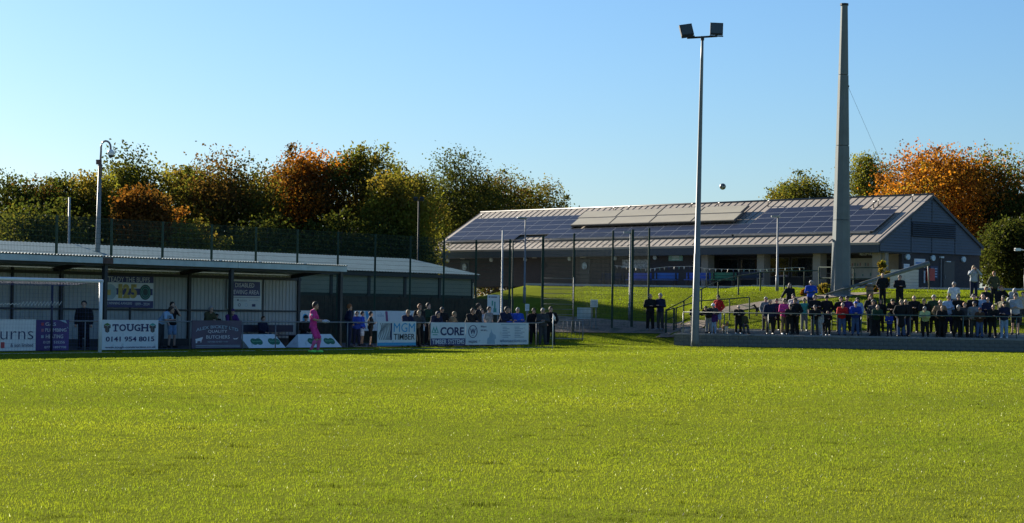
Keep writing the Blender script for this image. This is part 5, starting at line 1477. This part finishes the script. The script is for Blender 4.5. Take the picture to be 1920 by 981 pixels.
# bench under the stand, dogs
def stand_bench():
    p = GOAL.w(GOAL.a_of(500, 6.75), 6.75)
    o = thing("stand_bench", (p.x, p.y, .02), GOAL.rot, "dark navy bench along the stand wall under the disabled viewing sign", "bench")
    m = mat("bench_navy", (.012, .014, .04), .6)
    for y in (-.15, .05): MB().span((-1.6, y - .09, .4), (1.9, y + .09, .44)).build("seat_slat", m, o)
    MB().span((-1.6, .2, .55), (1.9, .24, .85)).build("backrest", m, o)
    for x in (-1.4, .1, 1.7): MB().span((x - .04, -.2, 0), (x + .04, .24, .4)).build("leg", M_DARK, o)
stand_bench()
def dog(loc, rot, s, body_c, chest_c, label):
    o = thing("dog", loc, rot, label, "dog"); o.scale = (s, s, s)
    b = []
    b += [(V3(0, -.16, .43), (.105, .15, .135)), (V3(0, .02, .43), (.09, .15, .105)), (V3(0, .2, .44), (.095, .12, .11))]
    b += chain([V3(0, -.24, .5), V3(0, -.36, .66)], [.085, .06])
    b += [(V3(0, -.4, .7), (.065, .08, .065))]; b += chain([V3(0, -.43, .685), V3(0, -.55, .66)], [.045, .03])
    for sx in (-1, 1):
        b += chain([V3(sx * .07, -.2, .38), V3(sx * .075, -.2, .2), V3(sx * .075, -.19, .03)], [.05, .032, .026]); b += chain([V3(sx * .075, -.19, .025), V3(sx * .075, -.24, .022)], [.027, .024])
        b += chain([V3(sx * .075, .22, .4), V3(sx * .085, .15, .27), V3(sx * .08, .29, .17), V3(sx * .08, .27, .03)], [.075, .046, .026, .024]); b += chain([V3(sx * .08, .27, .025), V3(sx * .08, .215, .022)], [.027, .024])
        b += chain([V3(sx * .05, -.37, .75), V3(sx * .075, -.36, .7), V3(sx * .08, -.37, .65)], [.02, .024, .016])
    b += chain([V3(0, .31, .5), V3(0, .42, .55), V3(.02, .48, .66)], [.03, .022, .014])
    ob = remeshed("body", b, .016, 3)
    dg = bpy.context.evaluated_depsgraph_get(); me = bpy.data.meshes.new_from_object(ob.evaluated_get(dg))
    m0 = ob.data; bpy.data.objects.remove(ob); bpy.data.meshes.remove(m0)
    me.materials.clear()
    m1, m2 = mat("fur_%s" % label[:8], body_c, .85, var=.3, scale=14, bump=.3), mat("furb_%s" % label[:8], chest_c, .85, var=.2, scale=14)
    me.materials.append(m1); me.materials.append(m2)
    for p in me.polygons:
        c_ = p.center; p.use_smooth = True
        p.material_index = 1 if (c_.z < .28 or (c_.y < -.2 and c_.z < .46) or c_.y < -.5) else 0
    link(bpy.data.objects.new("body", me), o)
    MB().sphere((0, -.575, .668), (.018, .014, .014), 8, 5).build("nose", M_BLACK, o)
    for sx in (-1, 1): MB().sphere((sx * .036, -.455, .725), .009, 6, 4).build("eye", M_BLACK, o)
    MB().tube([(.07 * math.cos(t * .5236), -.31 + .05 * math.sin(t * .5236), .57 - .06 * math.sin(t * .5236)) for t in range(13)], .011, 6).build("collar", T_RED, o)
q = WALL.w(WALL.a_of(1360, .95, 610), .95, TER1)
dog(q, WALL.rot + .5, .8, (.3, .16, .07), (.55, .5, .42), "tan and white dog standing by the rail left of the lone man")
q = at(1424, 580, 107.0); q.z = ground_z(q.x, q.y)
dog(q, -1.2, .8, (.012, .012, .012), (.015, .015, .015), "black dog on the sunny grass left of the crowd")
# ------------------------------------------------------------------ trees and shrubs
LEAF = leaf_mat("leaves", .5, .004, .35, (1.6, 1.5, .8))
BARK = mat("bark", (.07, .055, .042), .95, var=.3, scale=8, bump=.6)
def leaf_cloud(name, centres, radii, counts, cols, size, rs, parent, flat=.75):
    """many leaf sized quads scattered through lobes; cols = per lobe colour list"""
    P, K = [], []
    for c, r, n, col in zip(centres, radii, counts, cols):
        d = rs.normal(size=(n, 3)); d /= np.linalg.norm(d, axis=1)[:, None]; d *= (rs.uniform(0, 1, n) ** .45 * (1 + .18 * rs.normal(size=n)))[:, None]
        P.append(np.array(c) + d * np.array([r, r, r * flat]))
        k = np.array(col)[None, :] * rs.uniform(.78, 1.22, (n, 1)); k[:, 0] *= rs.uniform(.85, 1.2, n); K.append(k)
    P = np.concatenate(P); K = np.concatenate(K); n = len(P)
    a = rs.normal(size=(n, 3)); a /= np.linalg.norm(a, axis=1)[:, None]
    b = rs.normal(size=(n, 3)); b -= (b * a).sum(1)[:, None] * a; b /= np.linalg.norm(b, axis=1)[:, None]
    s = size * rs.uniform(.55, 1.25, n)[:, None]
    V = np.stack([P - a * s * .62, P - b * s * .4, P + a * s * .62, P + b * s * .4], 1).reshape(-1, 3)
    me = bpy.data.meshes.new(name)
    me.vertices.add(4 * n); me.vertices.foreach_set('co', V.ravel().astype(np.float32))
    me.loops.add(4 * n); me.loops.foreach_set('vertex_index', np.arange(4 * n, dtype=np.int32))
    me.polygons.add(n); me.polygons.foreach_set('loop_start', np.arange(0, 4 * n, 4, dtype=np.int32))
    me.update()
    at_ = me.color_attributes.new("Col", 'FLOAT_COLOR', 'POINT')
    C4 = np.ones((4 * n, 4), np.float32); C4[:, :3] = np.repeat(np.clip(K, 0, 1), 4, 0)
    at_.data.foreach_set('color', C4.ravel())
    return mobj(name, me, LEAF, parent)
GREENS = dict(dark=(.036, .046, .012), mid=(.088, .094, .02), light=(.14, .142, .024), olive=(.13, .108, .024), yellow=(.17, .13, .02), orange=(.28, .11, .016), rust=(.15, .066, .016), bronze=(.085, .052, .016), amber=(.37, .165, .022))
def tree(px, ptop, Y, wpx, label, palette, seed, nleaf=16000, low=.12, leaf=.165, cat="tree", group="trees behind the stand and clubhouse", nl=None, name="tree", pal_side=None):
    """crown top at photo row ptop, crown width in photo pixels at depth Y"""
    rs = np.random.RandomState(seed)
    t = at(px, ptop, Y); gz = ground_z(t.x, t.y); H = t.z - gz; W = wpx / FPX * Y
    o = thing(name, (t.x, t.y, gz), 0, label, cat, group)
    nl = nl or int(40 + W * 4); W *= 1.22
    cs, rr, cn, cc = [], [], [], []
    zc = H * (low + .45 * (1 - low)); up_, dn_ = H - zc, zc - H * low
    r_ = .34 * min(W / 2, H * .45) + .3
    for i in range(nl):
        t_ = ((i + .5) / nl) ** 1.25; th = math.acos(1 - 2 * t_); ph = i * 2.39996 + rs.uniform(-.5, .5)
        d_ = np.array([math.sin(th) * math.cos(ph), math.sin(th) * math.sin(ph), math.cos(th)])
        d_ = np.sign(d_) * np.abs(d_) ** .97
        f_ = rs.uniform(.66, .98) if i % 5 else rs.uniform(.15, .6)
        r = r_ * rs.uniform(.75, 1.35)
        x = d_[0] * f_ * (W / 2 - r * .4); y = d_[1] * f_ * (W / 2 - r * .4)
        z = zc + d_[2] * f_ * ((up_ - r * .55) if d_[2] > 0 else dn_)
        cs.append((x, y, z)); rr.append(r)
    for (x, y, z), r in zip(cs, rr):
        k = palette[rs.randint(len(palette))]
        if pal_side and x < pal_side[0] * W and z > pal_side[1] * H: k = pal_side[2][rs.randint(len(pal_side[2]))]
        cc.append(np.array(GREENS[k]) * rs.uniform(.75, 1.25)); cn.append(r ** 2)
    f = nleaf * 1.2 / sum(cn); cn = [int(c * f) + 1 for c in cn]
    # thin twigs of leaves breaking the outline
    for k in range(14):
        j = rs.randint(len(cs)); c = np.array(cs[j]); out = np.array([rs.normal() * .6, rs.normal() * .4, abs(rs.normal())]); out /= np.linalg.norm(out)
        cs.append(tuple(c + out * rr[j] * .95)); rr.append(.42); cn.append(60); cc.append(cc[j] * 1.1)
    mb = MB()
    r0 = .1 + H * .014
    mid = Vector((0, 0, H * .5))
    mb.tube([(0, 0, -.2), (rs.normal() * .1, 0, H * .2), mid, (0, 0, H * .8)], [r0 * 1.3, r0, r0 * .6, r0 * .18], 7)
    for j in range(min(len(cs) - 14, 16)):
        c = Vector(cs[j]); st = Vector((0, 0, H * rs.uniform(.18, .55)))
        if c.z < st.z: st.z = max(.8, c.z * .7)
        m_ = st.lerp(c, .5) + Vector((0, 0, .3)); mb.tube([st, m_, c], [r0 * .38, r0 * .22, r0 * .06], 5)
    mb.build("trunk", BARK, o)
    leaf_cloud("crown", cs, rr, cn, cc, leaf, rs, o)
    return o
T = tree
T(45, 308, 120, 175, "dark evergreen looking tree at the far left edge", ['dark', 'dark', 'dark', 'bronze'], 1, 24000)
T(122, 306, 124, 120, "rounded dark tree left of the swan neck pole", ['dark', 'dark', 'mid'], 2, 18900)
T(248, 266, 128, 150, "tall bright topped green tree right of the swan neck pole", ['mid', 'mid', 'light', 'dark'], 3, 22950)
T(182, 310, 122, 115, "light green tree directly behind the swan neck pole", ['light', 'mid', 'olive', 'light'], 4, 17550)
T(275, 326, 118, 125, "rust brown bushy tree right of the swan neck pole", ['rust', 'rust', 'bronze', 'rust'], 5, 20250, .05)
T(352, 284, 132, 120, "thin topped olive tree left of the tall orange topped tree", ['olive', 'bronze', 'mid'], 6, 16200)
T(430, 276, 127, 215, "broad olive brown tree in the middle of the row behind the stand", ['olive', 'mid', 'bronze', 'dark'], 7, 36000, .08)
T(525, 294, 134, 120, "dark olive tree just left of the orange topped tree", ['olive', 'dark', 'bronze'], 8, 16200)
T(580, 250, 129, 155, "tall tree with orange topped crown above the stand", ['bronze', 'dark', 'mid'], 9, 28000, .08, pal_side=(.2, .5, ['orange', 'rust', 'bronze', 'rust']))
T(680, 254, 131, 150, "tall grey green tree with wispy twigs right of the orange topped tree", ['mid', 'dark', 'mid', 'olive'], 10, 26000, .06)
T(742, 304, 124, 120, "yellow green tree right of the wispy tree", ['light', 'mid', 'light', 'olive'], 11, 18900, .05)
T(765, 280, 150, 120, "sunlit yellow green tree behind the small distant floodlight", ['light', 'light', 'mid', 'olive'], 12, 22950, .06)
T(868, 272, 168, 180, "tall dark tree behind the left end of the clubhouse roof", ['dark', 'mid', 'dark'], 13, 26000)
T(935, 300, 172, 150, "dark tree with bronze patches over the clubhouse ridge's left end", ['dark', 'bronze', 'mid'], 14, 20250)
T(1012, 324, 176, 125, "dark green tree over the clubhouse ridge", ['dark', 'mid', 'olive'], 15, 17550)
T(1062, 368, 178, 75, "small dark tree where the row of trees ends over the ridge", ['dark', 'mid'], 16, 8100)
T(640, 392, 120, 150, "dark undergrowth tree behind the right end of the stand roof", ['dark', 'mid', 'dark'], 17, 8000, .02)
T(500, 396, 119, 150, "dark low tree behind the middle of the stand roof", ['dark', 'dark', 'mid'], 18, 8000, .02)
T(360, 400, 116, 120, "low yellow flecked tree behind the stand right of the rust tree", ['olive', 'mid', 'light'], 19, 7000, .02)
T(735, 405, 122, 140, "low dark tree behind the pavilion roof left of the distant floodlight", ['dark', 'dark', 'mid'], 20, 8000, .02)
T(835, 330, 185, 150, "low dark tree just left of the clubhouse roof end", ['dark', 'mid', 'light'], 27, 16200, .02)
T(70, 370, 112, 190, "low dark tree mass behind the stand at the far left", ['dark', 'dark', 'mid'], 28, 18900, .02)
# right hand side
T(1508, 306, 172, 125, "green tree behind the clubhouse roof left of the mast", ['mid', 'dark', 'light', 'olive'], 21, 17550)
T(1628, 268, 176, 95, "upright green tree right of the mast", ['mid', 'light', 'mid'], 22, 16200)
T(1468, 335, 178, 60, "small green tree at the left end of the trees behind the roof", ['mid', 'dark'], 29, 8100)
T(1785, 256, 150, 285, "big orange autumn tree behind the clubhouse gable", ['bronze', 'rust', 'orange', 'mid'], 23, 52000, .1, .17, nl=110, pal_side=(.12, .3, ['amber', 'orange', 'amber', 'orange', 'rust', 'olive', 'yellow']))
T(1900, 345, 147, 150, "large dark green tree at the right edge beside the clubhouse", ['dark', 'dark', 'mid', 'bronze'], 24, 32400, .06, .19)
T(1910, 400, 138, 140, "low dark tree at the right edge above the bank", ['dark', 'dark', 'dark'], 25, 18900, .0)
# shrubs
def shrub(px, pbase, ptop, Y, wpx, label, palette, seed, n, name="shrub", flat=.8, leaf=.09):
    rs = np.random.RandomState(seed)
    p = at(px, pbase, Y); p.z = ground_z(p.x, p.y); H = at(px, ptop, Y).z - p.z; W = wpx / FPX * Y
    o = thing(name, p, 0, label, "shrub")
    cs, rr, cn, cc = [], [], [], []
    for i in range(14):
        u = rs.uniform(-1, 1, 3); r = rs.uniform(.5, .8) * min(W, H) * .36
        cs.append((u[0] * (W / 2 - r * .6) * (1 - .4 * max(0, u[2])), u[1] * W * .3, H * .52 + u[2] * (H * .5 - r * .5))); rr.append(r); cn.append(n // 14); cc.append(np.array(GREENS[palette[rs.randint(len(palette))]]) * rs.uniform(.8, 1.3))
    mb = MB()
    for j in range(5): mb.tube([(0, 0, -.05), Vector(cs[j]) * .5, cs[j]], [.03, .02, .008], 5)
    mb.build("stems", BARK, o); leaf_cloud("foliage", cs, rr, cn, cc, leaf, rs, o, .9)
shrub(1655, 540, 490, 116.5, 26, "upright yellow green conifer beside the white haired man", ['light', 'olive', 'yellow'], 41, 2600, "conifer")
shrub(1553, 556, 528, 112.5, 42, "low dark shrub with red tints left of the mast base", ['dark', 'rust', 'olive', 'mid'], 42, 2600)
shrub(1511, 556, 541, 112.0, 22, "small orange brown shrub beside the blue tracksuit man", ['orange', 'rust', 'amber'], 43, 1200)
shrub(1640, 558, 536, 113.8, 36, "low dark shrub behind the small barrel", ['dark', 'rust', 'bronze'], 44, 1800)

# ------------------------------------------------------------------ grass blades
GRASS = leaf_mat("grass_blades", .5, .006, .3, (1.2, 1.25, .6))
def blades(name, X, Y, Z, w, h, cols, rs, lean=.45):
    n = len(X)
    az = rs.uniform(0, 2 * np.pi, n); la = rs.uniform(0, 2 * np.pi, n); ll = np.abs(rs.normal(0, lean, n))
    B = np.stack([X, Y, Z], 1).astype(np.float32)
    u = np.stack([np.cos(az), np.sin(az), np.zeros(n)], 1) * (w / 2)[:, None]
    tip = np.stack([np.cos(la) * ll * h, np.sin(la) * ll * h, h * np.sqrt(np.clip(1 - .4 * ll ** 2, .3, 1))], 1)
    V = np.stack([B - u, B + u, B + tip], 1).reshape(-1, 3)
    me = bpy.data.meshes.new(name)
    me.vertices.add(3 * n); me.vertices.foreach_set('co', V.ravel().astype(np.float32))
    me.loops.add(3 * n); me.loops.foreach_set('vertex_index', np.arange(3 * n, dtype=np.int32))
    me.polygons.add(n); me.polygons.foreach_set('loop_start', np.arange(0, 3 * n, 3, dtype=np.int32)); me.update()
    a = me.color_attributes.new("Col", 'FLOAT_COLOR', 'POINT')
    C4 = np.ones((3 * n, 4), np.float32); C4[:, :3] = np.repeat(cols, 3, 0); a.data.foreach_set('color', C4.ravel())
    o = mobj(name, me, GRASS); o["kind"] = "stuff"
    return o
def smooth_noise(x, y, rs, octs=((.18, 1.0), (.55, .7), (1.7, .6), (4.5, .5))):
    z = np.zeros_like(x)
    for f, a in octs:
        for k in range(5):
            th = rs.uniform(0, 6.28); z += a * np.sin((x * np.cos(th) + y * np.sin(th)) * f * rs.uniform(.7, 1.4) * 6.28 * .5 + rs.uniform(0, 6.28))
    return z / 4.0
def pitch_grass():
    rs = np.random.RandomState(5)
    n = 720000
    # sample depth with density falling with distance
    yy = np.linspace(14.5, 106, 2000); dens = yy ** -1.3 * (.5 * yy + 7)
    cdf = np.cumsum(dens); cdf /= cdf[-1]
    Y = np.interp(rs.uniform(0, 1, n), cdf, yy)
    X = rs.uniform(-1, 1, n) * (.25 * Y + 3.5)
    # keep to the pitch side of the boards and of the terrace wall
    gq = (X - GOAL.o.x) * GOAL.y.x + (Y - GOAL.o.y) * GOAL.y.y
    wn_ = (X - WALL.o.x) * WALL.y.x + (Y - WALL.o.y) * WALL.y.y
    keep = (gq < 2.2) & (wn_ < -.06)
    X, Y = X[keep], Y[keep]; n = len(X)
    N1 = smooth_noise(X, Y, np.random.RandomState(3)); N2 = smooth_noise(X, Y, np.random.RandomState(4), ((2.2, 1), (5, .9)))
    w = .0072 * (Y / 16) ** .85 * rs.uniform(.7, 1.3, n)
    h = .021 * rs.uniform(.7, 1.35, n) * (1 + .2 * np.clip(N2, -1, 1)) * (Y / 16) ** .12
    base = np.array([.182, .216, .021]); c = base[None, :] * (1 + .13 * N1[:, None]) * rs.uniform(.88, 1.12, (n, 1))
    c[:, 0] *= rs.uniform(.95, 1.06, n) * (1 + .07 * N1)
    dew_glint = rs.uniform(0, 1, n) < .004; c[dew_glint] = np.array([.6, .6, .5])  # sparse near-white blades: dew glints painted into the blade colour
    band = np.sin((gq[keep] + .6 * N1) * 6.283 / 11.0); c *= (1 + .05 * np.tanh(2.5 * band))[:, None]; h *= 1 + .1 * np.tanh(2.5 * band)
    near = np.where(Y < 52)[0]; xn, yn = X[near], Y[near]
    for k in range(520):                                       # darker tufts and divots
        cy = 15 + 36 * rs.uniform() ** 1.7; cx = rs.uniform(-1, 1) * (.25 * cy + 2); ra, rb = rs.uniform(.05, .24), rs.uniform(.04, .16)
        q = near[((xn - cx) / ra) ** 2 + ((yn - cy) / rb) ** 2 < rs.uniform(.6, 1.2, len(near))]
        c[q] *= rs.uniform(.3, .6); h[q] *= rs.uniform(1.1, 1.8)
    Z = np.array([ground_z(x, y) if k > -3 else 0.0 for x, y, k in zip(X, Y, (X - WALL.o.x) * WALL.y.x + (Y - WALL.o.y) * WALL.y.y)])
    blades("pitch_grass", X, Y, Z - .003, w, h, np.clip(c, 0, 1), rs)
pitch_grass()
def bank_grass():
    rs = np.random.RandomState(6); n = 170000
    W_ = rs.uniform(-10, 24, n); N_ = rs.uniform(-1.5, 26.5, n)
    ok = ((W_ < -.3) | (N_ > 2.65))
    ok &= ~((W_ > -9) & (W_ < -.5) & (N_ > 3.0 + (W_ + 9) * .02) & (N_ < 8.4 - (W_ + 9) * .33))
    ok &= ~((W_ > 3.5) & (N_ > 20.4 + (26 - W_) * .15))
    rx, ry = W_ - 1.6, N_ - 6.3; du = (rx * 7.9 + ry * 6.5) / 10.23; dv = (-rx * 6.5 + ry * 7.9) / 10.23
    ok &= ~((du > -.8) & (du < 10.5) & (dv > -.1) & (dv < 1.75))
    W_, N_ = W_[ok], N_[ok]; n = len(W_)
    X = WALL.o.x + WALL.x.x * W_ + WALL.y.x * N_; Y = WALL.o.y + WALL.x.y * W_ + WALL.y.y * N_
    Z = np.array([ground_z(x, y) for x, y in zip(X, Y)])
    N1 = smooth_noise(X, Y, np.random.RandomState(8), ((.3, 1), (1.2, .8)))
    w = .028 * rs.uniform(.7, 1.3, n); h = .05 * rs.uniform(.6, 1.5, n) * (1 + .3 * N1)
    c = np.array([.14, .175, .014])[None, :] * (1 + .2 * N1[:, None]) * rs.uniform(.75, 1.25, (n, 1)); c[:, 0] *= rs.uniform(.92, 1.1, n)
    blades("bank_grass", X, Y, Z - .003, w, h, np.clip(c, 0, 1), rs)
bank_grass()
